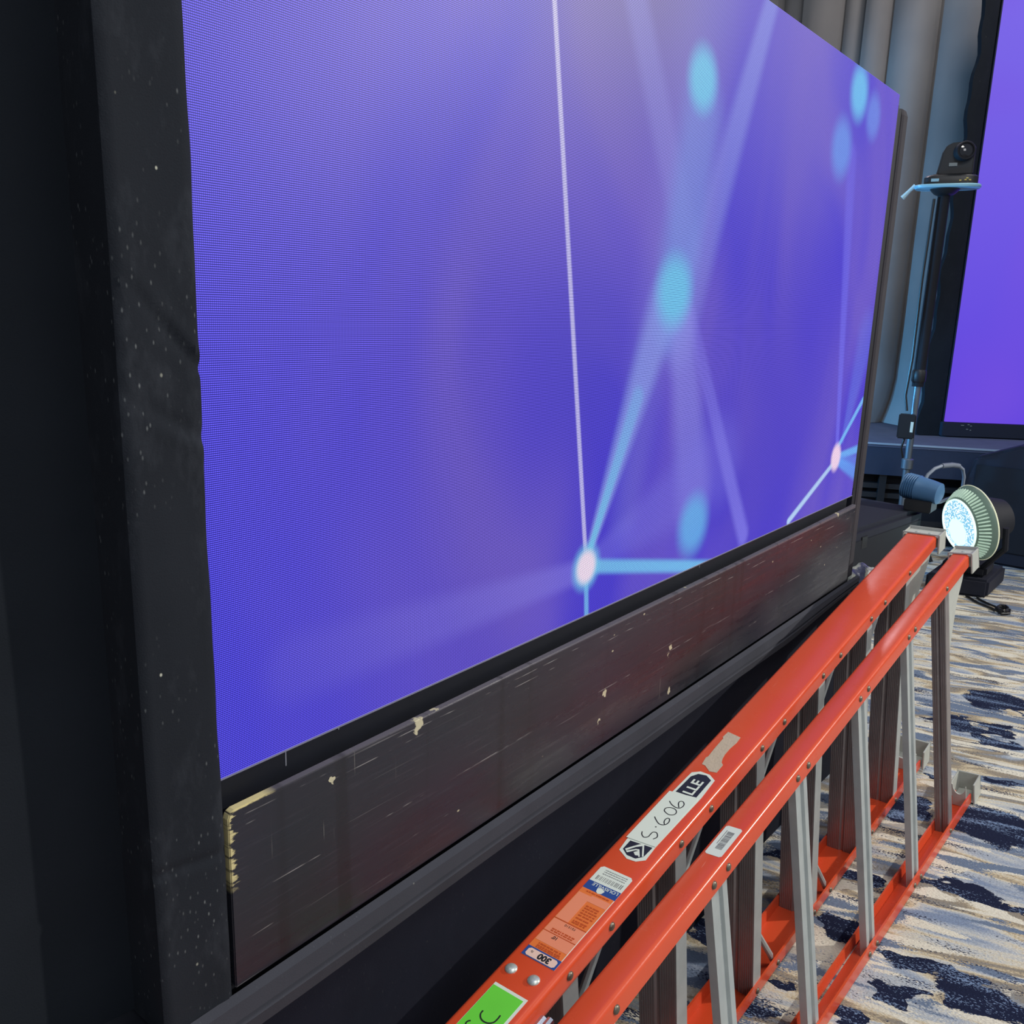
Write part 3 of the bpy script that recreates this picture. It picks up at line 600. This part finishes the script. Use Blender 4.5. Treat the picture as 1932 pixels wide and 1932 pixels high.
tp = plate(PF, LD['tape'], 'tape_scrap', 'beige', 0.0001, 0.0005); tp['label'] = 'torn beige masking tape scrap'
# specification label
u0, u1, t0, t1 = 1.5605, 1.7560, 0.0142, 0.0683
def rect(ua, ub, ta, tb): return [(ua, ta), (ua, tb), (ub, tb), (ub, ta)]
lb = plate(PF, [(u0, t0 + .004), (u0, t1 - .004), (u0 + .004, t1), (u1, t1), (u1, t0), (u0 + .004, t0)], 'specification_label', 'white', 0.0001, 0.0004); lb['label'] = 'white, blue and orange specification label reading 300'
grid(PF, rect(1.5945, 1.6120, t0, t1), 'label_blue_band', 'blue', 0.0006, lb)
grid(PF, rect(1.6120, 1.7390, t0, t1 - .001), 'label_orange_field', 'oprint', 0.0006, lb)
mb = MB()
for r_ in ((1.6225, 1.6800, t0 + .001, 0.036), (1.6200, 1.6330, 0.036, t1 - .002), (1.6820, 1.7060, t0 + .001, t1 - .001), (1.7075, 1.7260, t0 + .001, t1 - .001)):
    mb.loft([[wp(PF, u, t, h) for u, t in rect(*r_)] for h in (0.0006, 0.0008)])
mb.build('label_salmon_fields', M['pink'], lb)
grid(PF, rect(1.7390, u1, t0, t1), 'label_blue_band', 'blue', 0.0006, lb)
grid(PF, [(1.7415, t0 + .007), (1.7415, t1 - .006), (1.7440, t1 - .003), (1.7520, t1 - .003), (1.7545, t1 - .006), (1.7545, t0 + .007), (1.7520, t0 + .004), (1.7440, t0 + .004)], 'label_pale_window', 'pale', 0.0008, lb)
text(PF, '300', 1.7435, 0.0560, 0.0130, 'across', 'label_number', 'ink', lb, 0.0010, 0.0006)
text(PF, 'lb', 1.7450, 0.0275, 0.0055, 'across', 'label_number', 'ink', lb, 0.0010)
text(PF, '10\'', 1.7095, 0.0420, 0.0075, 'across', 'label_number', 'ink', lb, 0.0010, 0.0002)
text(PF, 'LOUISVILLE', 1.5965, t1 - .002, 0.0085, 'across', 'label_lettering', 'white', lb, 0.0008, 0.0001, 1.0)
text(PF, 'FS1510', 1.6840, 0.0530, 0.0055, 'across', 'label_lettering', 'ink', lb, 0.0010, 0, 1.1)
grid(PF, [(1.6035, 0.0345), (1.6015, 0.040), (1.6045, 0.047), (1.611, 0.045), (1.613, 0.040), (1.610, 0.036)], 'label_emblem', 'white', 0.0009, lb)
mb = MB()
for r_ in ((1.6800, 1.6815, t0, t1 - .001), (1.7060, 1.7073, t0, t1 - .001)): mb.loft([[wp(PF, u, t, h) for u, t in rect(*r_)] for h in (0.0006, 0.0009)])
rr_ = random.Random(3)
for ub in (1.6150, 1.6395, 1.6440, 1.6490, 1.6540, 1.6590, 1.6650, 1.6710, 1.6745, 1.6985, 1.7020, 1.7285, 1.7325, 1.7355):
    ta = 0.040 if 1.63 < ub < 1.68 else t0 + .010
    t = ta
    while t < t1 - .008:
        l = rr_.uniform(.0015, .006); mb.loft([[wp(PF, u, tt, h) for u, tt in rect(ub, ub + .0022, t, min(t + l, t1 - .005))] for h in (0.0006, 0.0010)]); t += l + rr_.uniform(.0006, .0016)
mb.build('label_small_print', M['brown'], lb)
mb = MB(); t = t0 + .006
while t < t1 - .006:
    l = rr_.choice((.0006, .0010, .0016)); mb.loft([[wp(PF, u, tt, h) for u, tt in rect(1.5800, 1.5890, t, t + l)] for h in (0.0003, 0.0006)]); t += l + rr_.choice((.0008, .0012, .002))
for ub in (1.5655, 1.5695, 1.5740):
    t = t0 + .010
    while t < t1 - .008: l = rr_.uniform(.001, .004); mb.loft([[wp(PF, u, tt, h) for u, tt in rect(ub, ub + .0014, t, t + l)] for h in (0.0003, 0.0006)]); t += l + .0008
mb.build('label_barcode', M['greyprint'], lb)
# green label at the near end
gb = plate(PF, [(1.8105, 0.0155), (1.8105, 0.0680), (1.93, 0.0680), (1.93, 0.0155)], 'green_label', 'white', 0.0001, 0.0004)
gb['label'] = 'bright green label with black handwriting'
grid(PF, [(1.8150, 0.0160), (1.8150, 0.0640), (1.93, 0.0640), (1.93, 0.0160)], 'green_field', 'green', 0.0006, gb)
mb = MB(); ribbon(PF, LD['ink_C'], 0.0020, 0.0008, mb); ribbon(PF, LD['ink_p'] + [(1.885, .030), (1.889, .040), (1.884, .048)], 0.0020, 0.0008, mb); mb.build('handwriting', M['ink'], gb)
# barcode sticker on the rear rail
bc = plate(PR, [(1.2985, 0.0105), (1.2985, 0.0315), (1.3015, 0.0345), (1.3700, 0.0345), (1.3730, 0.0315), (1.3730, 0.0105), (1.3700, 0.0075), (1.3015, 0.0075)], 'barcode_sticker', 'white', 0.0001, 0.0004)
mb = MB(); u = 1.312
while u < 1.357:
    l = rr_.choice((.0006, .001, .0015)); mb.loft([[wp(PR, uu, tt, h) for uu, tt in rect(u, u + l, 0.0165, 0.0275)] for h in (0.0003, 0.0006)]); u += l + rr_.choice((.0005, .0009, .0013))
u = 1.310
while u < 1.345: mb.loft([[wp(PR, uu, tt, h) for uu, tt in rect(u, u + .0012, 0.0135, 0.0148)] for h in (0.0003, 0.0006)]); u += .0019
mb.build('barcode', M['greyprint'], bc)

# ------------------------------------------------------------ far stage
E1 = Vector((0.423, -0.906, 0)); E2 = Vector((0.906, 0.423, 0)); S0 = Vector((5.243, 1.49, 0))
st2 = empty('stage_deck', (5.9, 1.6, 0.0), 'far stage deck with grey carpet top and thin white front edge, under grey drape', 'stage')
c = S0 + E1 * 0.3 + E2 * 1.1
ax = (E1, E2, Vector((0, 0, 1)))
MB().box(c + Vector((0, 0, 0.590)), (4.6, 2.2, 0.024), ax).build('deck_top', M['stagetop'], st2)
MB().box(S0 + E1 * 0.3 - E2 * 0.003 + Vector((0, 0, 0.597)), (4.6, 0.006, 0.010), ax).build('edge_strip', plain('pale_edge_strip', (150, 158, 170), 0.5), st2)
MB().box(S0 + E1 * 0.3 + E2 * 0.012 + Vector((0, 0, 0.500)), (4.6, 0.018, 0.170), ax).build('fascia', plain('slate_blue_fascia', (44, 50, 68), 0.7, 0, 0.3, 0.15, 40), st2)
MB().box(S0 + E1 * 0.3 + E2 * 0.10 + Vector((0, 0, 0.21)), (4.6, 0.02, 0.42), ax).build('skirt', M['blkm'], st2)
for z in (0.345, 0.29, 0.14): MB().box(S0 + E1 * 0.3 + E2 * 0.045 + Vector((0, 0, z)), (4.4, 0.03, 0.03), ax).build('cross_rail', M['blk'], st2)
for k in (-1.6, 0.1, 1.8): MB().box(S0 + E1 * k + E2 * 0.04 + Vector((0, 0, 0.21)), (0.04, 0.04, 0.42), ax).build('leg', M['blk'], st2)

# ------------------------------------------------------------ grey pleated drape
rings = []
n = 560; zz = [0.605, 0.62, 0.65, 0.70, 0.78, 0.9, 1.2, 1.8, 2.6, 4.0]
RIDGE = [0.0]; rnd = random.Random(11)
while RIDGE[-1] < 3.2: RIDGE.append(RIDGE[-1] + rnd.choice((0.13, 0.16, 0.21, 0.27)))
def pleat(s_):
    for a, b in zip(RIDGE, RIDGE[1:]):
        if a <= s_ <= b:
            t = (s_ - a) / (b - a); k = (b - a) * 0.42
            return k * (1 - abs(2 * t - 1) ** 2.2) * (0.75 + 0.25 * math.sin(a * 40)) + 0.05 * math.sin(a * 17)
    return 0
cols = []
for i in range(n + 1):
    s_ = 3.0 * i / n; y = 1.16 + s_; b0 = pleat(s_)
    col = []
    for z in zz:
        fl = max(0.0, 1 - (z - 0.605) / 0.30); sw = -0.16 * fl ** 2 * (0.6 + 0.4 * math.sin(s_ * 8)); yy = y - 0.10 * fl ** 1.5 * math.sin(s_ * 5 + 1)
        col.append(Vector((6.30 - b0 * (1 + 0.5 * fl) + sw + 0.012 * math.sin(z * 3 + s_ * 9), yy, z)))
    cols.append(col)
mb = MB(); m_ = len(zz)
v = [p for c_ in cols for p in c_] + [p + Vector((0.006, 0, 0)) for c_ in cols for p in c_]; K = (n + 1) * m_; f = []
for i in range(n):
    for j in range(m_ - 1):
        a = i * m_ + j; f.append((a, a + m_, a + m_ + 1, a + 1)); f.append((K + a, K + a + 1, K + a + m_ + 1, K + a + m_))
mb.add(v, f)
tag(mb.build('stage_drape', M['drape'], None, smooth=True), 'tall grey pleated drape behind the camera stand, touched by blue light', 'drape')

# ------------------------------------------------------------ far LED wall
FE = Vector((0.55, -0.835, 0)).normalized(); FN = Vector((-FE.y * -1, -FE.x * -1, 0)); FN = Vector((-0.835, -0.55, 0)).normalized()
PB = Vector((5.87, 1.24, 0)); FL = 1.6
fled = empty('led_video_wall', tuple(PB + FE * FL / 2 - FN * 0.06 + Vector((0, 0, 0.602))), 'far LED video wall showing plain purple, at the right edge of the picture', 'video screen', 'LED video walls')
fax = (FE, FN, Vector((0, 0, 1)))
MB().box(PB + FE * FL / 2 - FN * 0.008 + Vector((0, 0, 1.97)), (FL, 0.016, 2.55), fax).build('display_panel', M['purple'], fled)['label'] = 'plain purple glowing display'
MB().box(PB + FE * FL / 2 - FN * 0.06 + Vector((0, 0, 1.97)), (FL + 0.01, 0.085, 2.57), fax).build('cabinet', M['blk'], fled)
mb = MB().box(PB + FE * (FL / 2) + Vector((0, 0, 0.650)) - FN * 0.03, (FL + 0.03, 0.09, 0.084), fax); mb.build('bottom_rail', M['navyblk'], fled, bevel=0.003)
mb = MB()
for (a, z, l) in ((.10, .678, .018), (.135, .683, .012), (.15, .676, .010), (.13, .655, .012), (.15, .650, .008)): mb.box(PB + FE * a + FN * 0.016 + Vector((0, 0, z)), (l, 0.001, 0.004), fax)
mb.build('scuff_marks', M['greyprint'], fled)
# black masking cloth beside it
rings = []
for k in range(61):
    z = 0.606 + 2.95 * k / 60; q = 0.008 * math.sin(z * 13) + 0.006 * math.sin(z * 29)
    c0 = PB - FE * 0.010 - FN * 0.03; c1 = PB - FE * (0.150 - 0.026 * (z - 0.6) + q) - FN * 0.02
    rings.append([Vector((p.x, p.y, z)) for p in (c0, c1, c1 - FN * 0.05, c0 - FN * 0.05)])
tag(MB().loft(rings).build('masking_drape', M['drapeblack'], None), 'narrow black masking cloth between the grey drape and the far LED wall', 'drape')

# ------------------------------------------------------------ camera on a stand
cs = empty('camera_stand', (5.07, 1.23, 0.0), 'tall thin stand with dark upper tube, holding a robotic video camera', 'stand')
MB().tube([(5.07, 1.23, 0.02), (5.07, 1.23, 1.02)], 0.018, 14).build('lower_pole', M['bluemetal'], cs, smooth=True)
MB().tube([(5.07, 1.23, 0.95), (5.07, 1.225, 1.925)], 0.030, 16).build('upper_pole', M['blkm'], cs, smooth=True)
MB().lathe((5.07, 1.23, 0.50), (0, 0, 1), [(0, .022), (0.005, .030), (0.055, .030), (0.06, .022)], 20).build('collar', M['bluemetal'], cs, smooth=True)
MB().lathe((5.07, 1.23, 1.0), (0, 0, 1), [(-.03, .03), (-.02, .036), (0.03, .036), (0.04, .03)], 20).build('collar', M['blk'], cs, smooth=True)
for k in range(3):
    a = 0.5 + k * 2.094; MB().tube([(5.07, 1.23, 0.30), (5.07 + .10 * math.cos(a), 1.23 + .10 * math.sin(a), 0.20), (5.07 + .19 * math.cos(a), 1.23 + .19 * math.sin(a), 0.012)], 0.010, 8).build('leg', M['blk'], cs, smooth=True)
MB().lathe((5.07, 1.225, 1.915), (0, 0, 1), [(0, .03), (.01, .05), (.03, .07), (.035, .07)], 24).build('pan_head', M['blk'], cs, smooth=True)
pa = Vector((0.225, -0.974, 0)).normalized(); pn = Vector((-0.974, -0.225, 0))
pax = (pa, pn, Vector((0, 0, 1)))
PC = Vector((5.07, 1.215, 1.950))
mb = MB(); rings = []
for z, s_ in ((0, .96), (.006, 1.0), (.012, 1.0), (.016, .97)):
    rings.append([PC + pa * (0.155 * s_ * math.copysign(abs(math.cos(q)) ** .6, math.cos(q))) + pn * (0.09 * s_ * math.copysign(abs(math.sin(q)) ** .6, math.sin(q))) + Vector((0, 0, z)) for q in [6.2832 * k / 28 for k in range(28)]])
mb.loft(rings).build('mounting_plate', plain('blue_lit_plate', (150, 205, 225), 0.35, 0.0), cs, smooth=True)  # cyan of the stage light on the plate is put into its colour
MB().tube([PC - pa * 0.15 + Vector((0, 0, .02)), PC - pa * 0.175 + Vector((0, 0, -.005)), PC - pa * 0.205 + Vector((0, 0, -0.040))], 0.008, 8, [.011, .009, .013]).build('pan_handle', plain('pale_blue_handle', (190, 225, 235), 0.4), cs, smooth=True)
MB().tube([(5.035, 1.262, 1.90), (5.03, 1.268, 1.5), (5.032, 1.265, 1.1), (5.02, 1.272, 0.90), (5.02, 1.255, 0.82)], 0.007, 8).build('cable', M['blk'], cs, smooth=True)
pv = empty('ptz_camera', tuple(PC + Vector((0, 0, .017))), 'black robotic pan tilt video camera on top of the thin stand', 'camera')
mb = MB(); rings = []
for z, a_, b_ in ((0.017, .125, .075), (0.050, .125, .075), (0.058, .115, .07), (.066, .085, .055)):
    rings.append([PC + pa * (a_ * math.copysign(abs(math.cos(q)) ** .45, math.cos(q)) + 0.012) + pn * (b_ * math.copysign(abs(math.sin(q)) ** .45, math.sin(q))) + Vector((0, 0, z)) for q in [6.2832 * k / 32 for k in range(32)]])
mb.loft(rings).build('base', M['blk'], pv, smooth=True)
HC = PC + pa * 0.025
mb = MB(); pr = [(-.085, .062), (-.075, .12), (-.068, .165), (-.052, .198), (-.025, .212), (.045, .214), (.07, .205), (.082, .185), (.084, .062)]
mb.loft([[HC + pa * x * s_ + pn * y + Vector((0, 0, z)) for x, z in pr] for y, s_ in ((-.055, .94), (-.045, 1), (.045, 1), (.055, .94))]).build('head', M['blk'], pv, bevel=0.004)
lx = (pn * 0.93 + pa * 0.30 + Vector((0, 0, 0.02))).normalized()
lc = HC + pa * 0.028 + pn * 0.050 + Vector((0, 0, .168))
MB().lathe(lc, lx, [(-.03, .046), (.03, .046), (.036, .042), (.036, .036), (.030, .034)], 28).build('lens_barrel', M['blkm'], pv, smooth=True)
MB().lathe(lc, lx, [(.024, .034), (.031, .030), (.035, .018), (.036, .003)], 24).build('lens_glass', plain('dark_lens_glass', (20, 20, 30), 0.08, 0, 0.8), pv, smooth=True)
MB().box(HC + pa * -0.012 + pn * 0.058 + Vector((0, 0, .108)), (.038, .003, .016), pax).build('name_plate', M['greyprint'], pv)
MB().box(PC + pa * -0.060 + pn * 0.0765 + Vector((0, 0, .034)), (.036, .002, .014), pax).build('base_label', plain('pale_label', (150, 190, 205), 0.5), pv)
mb = MB()
for (x, z) in ((.055, .030), (.078, .032), (.085, .040), (.098, .031)): mb.box(PC + pa * x + pn * 0.0762 + Vector((0, 0, z)), (.010, .002, .006), pax)
mb.build('rear_connectors', plain('brass_connector', (210, 190, 110), 0.35, 0.5), pv)
ps = empty('power_adapter', (5.02, 1.25, 0.68), 'small black box with white label strapped to the camera stand pole', 'adapter')
MB().box(Vector((4.985, 1.238, 0.742)), (.085, .05, .13), pax).build('case', M['blk'], ps, bevel=0.006)
MB().box(Vector((4.985, 1.238, 0.742)) + pn * 0.0260 + pa * 0.026, (.014, .002, .055), pax).build('label_sticker', M['white'], ps)
MB().tube([(4.985, 1.24, 0.68), (4.98, 1.25, 0.62), (5.0, 1.24, 0.57)], 0.006, 8).build('cable', M['blk'], ps, smooth=True)

# ------------------------------------------------------------ dark cabinets on the floor
def prism(base, top, name, mat, label, cat, bevel=0.012):
    return tag(MB().loft([[Vector(p) for p in base], [Vector(p) for p in top]]).build(name, mat, None, bevel=bevel), label, cat)
sa = empty('subwoofer', (4.15, 1.25, 0.0), 'low black speaker cabinet on the floor behind the ladder boots, left', 'speaker')
fa, fb = Vector((3.62, 1.095, 0)), Vector((4.46, 0.980, 0)); fd = (fb - fa).normalized(); fn = Vector((fd.y, -fd.x, 0))
MB().loft([[fa + Vector((0, 0, z)), fb + Vector((0, 0, z)), fb - fn * 0.34 + Vector((0, 0, z)), fa - fn * 0.34 + Vector((0, 0, z))] for z in (0.0, 0.42)]).build('cabinet', M['navyblk'], sa, bevel=0.02)
MB().box(fa + fd * 0.22 + fn * 0.002 + Vector((0, 0, 0.355)), (0.055, 0.006, 0.055), (fd, fn, Vector((0, 0, 1)))).build('badge_plate', M['blk'], sa, bevel=0.002)
MB().box(fa + fd * 0.43 + fn * 0.001 + Vector((0, 0, 0.20)), (0.78, 0.006, 0.34), (fd, fn, Vector((0, 0, 1)))).build('grille', M['blkm'], sa, bevel=0.002)
sb = empty('speaker_cabinet', (5.5, 0.6, 0.0), 'tall slanted black speaker cabinet on the floor in front of far stage, right', 'speaker')
yb = [(0.99, 0.0), (0.99, 0.42), (0.945, 0.575), (0.74, 0.66), (0.20, 0.675), (0.10, 0.0)]
MB().loft([[Vector((5.30 + 0.14 * (1 if k else 0), y, z)) for y, z in yb] for k in (0, 0.5)]).build('cabinet', M['navyblk'], sb, bevel=0.015)
MB().box((5.296, 0.905, 0.505), (0.008, 0.045, 0.045)).build('badge_plate', M['blk'], sb, bevel=0.002)
MB().box((5.294, 0.54, 0.31), (0.010, 0.78, 0.46)).build('grille', M['blkm'], sb, bevel=0.003)
# moving light with bail handle
mh = empty('par_light', (4.80, 1.05, 0.42), 'blue lit floor light with bail handle resting behind the black speaker cabinet', 'stage light')
fc = Vector((4.40, 0.985, 0.520)); fxx = Vector((0.16, 0.98, 0.10)).normalized()
prof_ = [(-.09, .03), (-.08, .050), (-.03, .056), (.01, .058), (.02, .062)]
for k in range(6): prof_ += [(.022 + k * .010, .062), (.027 + k * .010, .054)]
prof_ += [(.084, .058), (.088, .045)]
MB().lathe(fc, fxx, prof_, 28).build('lamp_housing', plain('blue_lit_housing', (70, 110, 150), 0.45, 0.1), mh, smooth=True)  # blue light on the housing is painted into its base colour
MB().box(fc + Vector((0.0, 0.0, -0.072)), (0.12, 0.12, 0.054)).build('base_plate', M['blk'], mh, bevel=0.004)
hp = [fc + Vector(q) for q in ((0, 0.0, 0.03), (0.02, -0.01, 0.07), (0.05, -0.03, 0.098), (0.09, -0.05, 0.108), (0.16, -0.08, 0.108), (0.21, -0.10, 0.10), (0.25, -0.112, 0.08), (0.27, -0.118, 0.04), (0.27, -0.118, -0.04), (0.12, -0.06, -0.07), (0.04, -0.03, -0.07))]
MB().tube(hp, 0.008, 10).build('bail_handle', plain('grey_blue_handle', (120, 130, 145), 0.5), mh, smooth=True)
MB().tube(hp[3:6], 0.012, 10).build('hand_grip', plain('handle_grip', (100, 108, 122), 0.7), mh, smooth=True)

# ------------------------------------------------------------ lit floor light
ll = empty('stage_floor_light', (4.62, 0.80, 0.0), 'switched on floor light with ribbed flared glass rim, behind the ladder boots', 'stage light')
LC = Vector((4.50, 0.775, 0.388)); vdir = Vector((4.5, 0.8, -0.9)).normalized(); r_img = Vector((0.17, -0.985, 0.0)).normalized(); u_img = r_img.cross(vdir).normalized()
if u_img.z < 0: u_img = -u_img
MAJ = Vector((0, 0.123, 0.324)).normalized(); MAJ = (MAJ - vdir * MAJ.dot(vdir)).normalized(); MINR = MAJ.cross(vdir).normalized()
if MINR.y < 0: MINR = -MINR
LAX = (-vdir * 0.52 + MINR * 0.854).normalized(); LC = Vector((4.50, 0.800, 0.366))
e1 = LAX.orthogonal().normalized(); e2 = LAX.cross(e1)
rings = []; NR = 96
for a_, r_ in ((0.030, .128), (0.022, .134), (-0.012, .158), (-0.022, .166), (-0.036, .176), (-0.042, .178), (-0.046, .176), (-0.040, .168), (-0.02, .150), (0.02, .124)):
    rings.append([LC + LAX * a_ + (e1 * math.cos(6.28318 * k / NR) + e2 * math.sin(6.28318 * k / NR)) * r_ for k in range(NR)])
ng = N('ribbed_frosted_glass'); gm = ng.pbr(lin(120, 140, 128), 0.25, 0.0, None, 0.5, trans=0.25, emis=lin(120, 150, 132), es=0.12)
MB().loft(rings, True, False).build('flared_rim', gm, ll, smooth=True)
mb = MB()
for k in range(56):
    c_, s_ = math.cos(6.28318 * k / 56), math.sin(6.28318 * k / 56); rd = e1 * c_ + e2 * s_; tn = e2 * c_ - e1 * s_
    mb.loft([[LC + LAX * a_ + rd * r_ + tn * w_ + LAX * 0.0 for a_, r_, w_ in ((a0, r0, -ww), (a0, r0, ww), (a0 + .004, r0 + .006, ww * .5), (a0 + .004, r0 + .006, -ww * .5))] for a0, r0, ww in ((0.022, .1335, .0035), (-0.012, .1575, .0042), (-0.020, .163, .003))])
mb.build('glass_ribs', plain('lit_glass_ribs', (190, 215, 195), 0.3, es=0.30), ll, smooth=True)
MB().lathe(LC, LAX, [(-0.041, .1785), (-0.044, .1810), (-0.048, .1785)], 96, False).build('rim_edge', plain('lit_glass_edge', (225, 228, 195), 0.3, es=0.35), ll, smooth=True)
nl = N('glowing_lens'); pp = nl.mapping(nl.coord(), scale=(1, 1, 1)); vv = nl.voro(pp, 120.0)
cc = nl.mix(nl.g(vv, 0.2, 0.6), lin(250, 255, 250), lin(110, 170, 200)); ds = nl.vec('DISTANCE', pp, tuple(LC + LAX * 0.03 + MINR * 0.045 - MAJ * 0.03 - ll.location)); hh = nl.mix(nl.g(ds, 0.070, 0.080), lin(200, 250, 250), cc)
e = nl.t.nodes.new('ShaderNodeEmission'); nl.put(e.inputs[0], hh); e.inputs[1].default_value = 1.5; nl.t.links.new(e.outputs[0], nl.out.inputs[0])
MB().lathe(LC, LAX, [(0.024, .122), (0.030, .120), (0.033, .095), (0.034, .055), (0.035, .003)], 64).build('glowing_lens', nl.m, ll, smooth=True)
MB().lathe(LC, LAX, [(0.028, .128), (0.036, .127), (0.038, .121), (0.030, .119)], 64).build('bright_ring', plain('lit_ring', (225, 255, 245), 0.4, es=0.9), ll, smooth=True)
MB().lathe(LC, LAX, [(-0.20, .05), (-0.19, .085), (-0.06, .13), (-0.03, .14)], 32).build('lamp_body', M['blkm'], ll, smooth=True)
yk = LC - LAX * 0.10; side = Vector((LAX.y, -LAX.x, 0)).normalized()
for s in (-1, 1):
    MB().tube([yk + side * s * 0.15, yk + side * s * 0.16 + Vector((0.02, 0, -0.10)), Vector((4.72, 0.80, 0.13)) + side * s * 0.10], 0.014, 8).build('yoke_arm', M['blkm'], ll, smooth=True)
MB().box((4.72, 0.80, 0.12), (0.20, 0.20, 0.06)).build('base', M['blkm'], ll, bevel=0.015)
# black case underneath
ca0, ca1, ca2 = Vector((4.5976, 0.6784, 0)), Vector((4.964, 0.6681, 0)), Vector((4.53, 0.945, 0))
cd = (ca1 - ca0); cw = (ca2 - ca0)
MB_ = MB().loft([[ca0 + Vector((0, 0, z)), ca0 + cd + Vector((0, 0, z)), ca0 + cd + cw + Vector((0, 0, z)), ca0 + cw + Vector((0, 0, z))] for z in (0.0, 0.09)])
tag(MB_.build('equipment_case', M['navyblk'], None, bevel=0.012), 'low black case on the carpet underneath the lit floor light', 'case')
# looped black cord
pts = [(4.560, 0.760, 0.006), (4.54, 0.74, 0.006), (4.48, 0.69, 0.006), (4.44, 0.63, 0.006), (4.40, 0.60, 0.010), (4.37, 0.575, 0.008), (4.40, 0.548, 0.010), (4.455, 0.555, 0.012), (4.47, 0.585, 0.010), (4.43, 0.61, 0.014), (4.385, 0.585, 0.016), (4.40, 0.556, 0.018), (4.45, 0.57, 0.020), (4.45, 0.60, 0.010), (4.50, 0.65, 0.006), (4.545, 0.70, 0.006), (4.575, 0.715, 0.006)]
cdm = MB().tube(pts, 0.005, 8)
for k in range(5):
    a = k * 1.3; cdm.tube([Vector((4.42 + 0.035 * math.cos(a + q * .9), 0.580 + 0.022 * math.sin(a + q * .9), 0.010 + 0.004 * k + 0.003 * math.sin(q))) for q in range(6)], 0.004, 6)
tag(cdm.build('looped_cord', M['blk'], None, smooth=True), 'thin black looped cord on the carpet near the black case', 'cord')
# crumpled bag on the stage corner
rings = []
for k in range(15):
    t = k / 14; r_ = 0.045 * math.sin(math.pi * min(0.97, max(0.04, t))) ** 0.6 + 0.004
    rings.append([Vector((2.50 + 0.17 * (t - .3), 0.70 + 0.01 * math.sin(5 * t) + (0.7 * r_ + 0.006 * math.sin(q * 5 + k * 1.7)) * math.cos(q), 0.515 + 0.045 + (r_ + 0.006 * math.sin(q * 4 + k)) * math.sin(q))) for q in [6.2832 * j / 24 for j in range(24)]])
nb = N('clear_wrap'); pb = nb.coord(); bg_col = nb.mix(nb.g(nb.noise(pb, 20, 3), 0.45, 0.55), lin(176, 178, 164), lin(70, 72, 100))
bagm = nb.pbr(bg_col, 0.25, 0.0, nb.bump(nb.noise(pb, 60, 4), 0.8, 0.01), 0.6)
tag(MB().loft(rings).build('plastic_bundle', bagm, None, smooth=True), 'crumpled clear plastic and pale cloth bundle at the far corner of the near stage', 'bundle')

for o in list(bpy.data.objects):
    if '_o' in o.keys(): del o['_o']
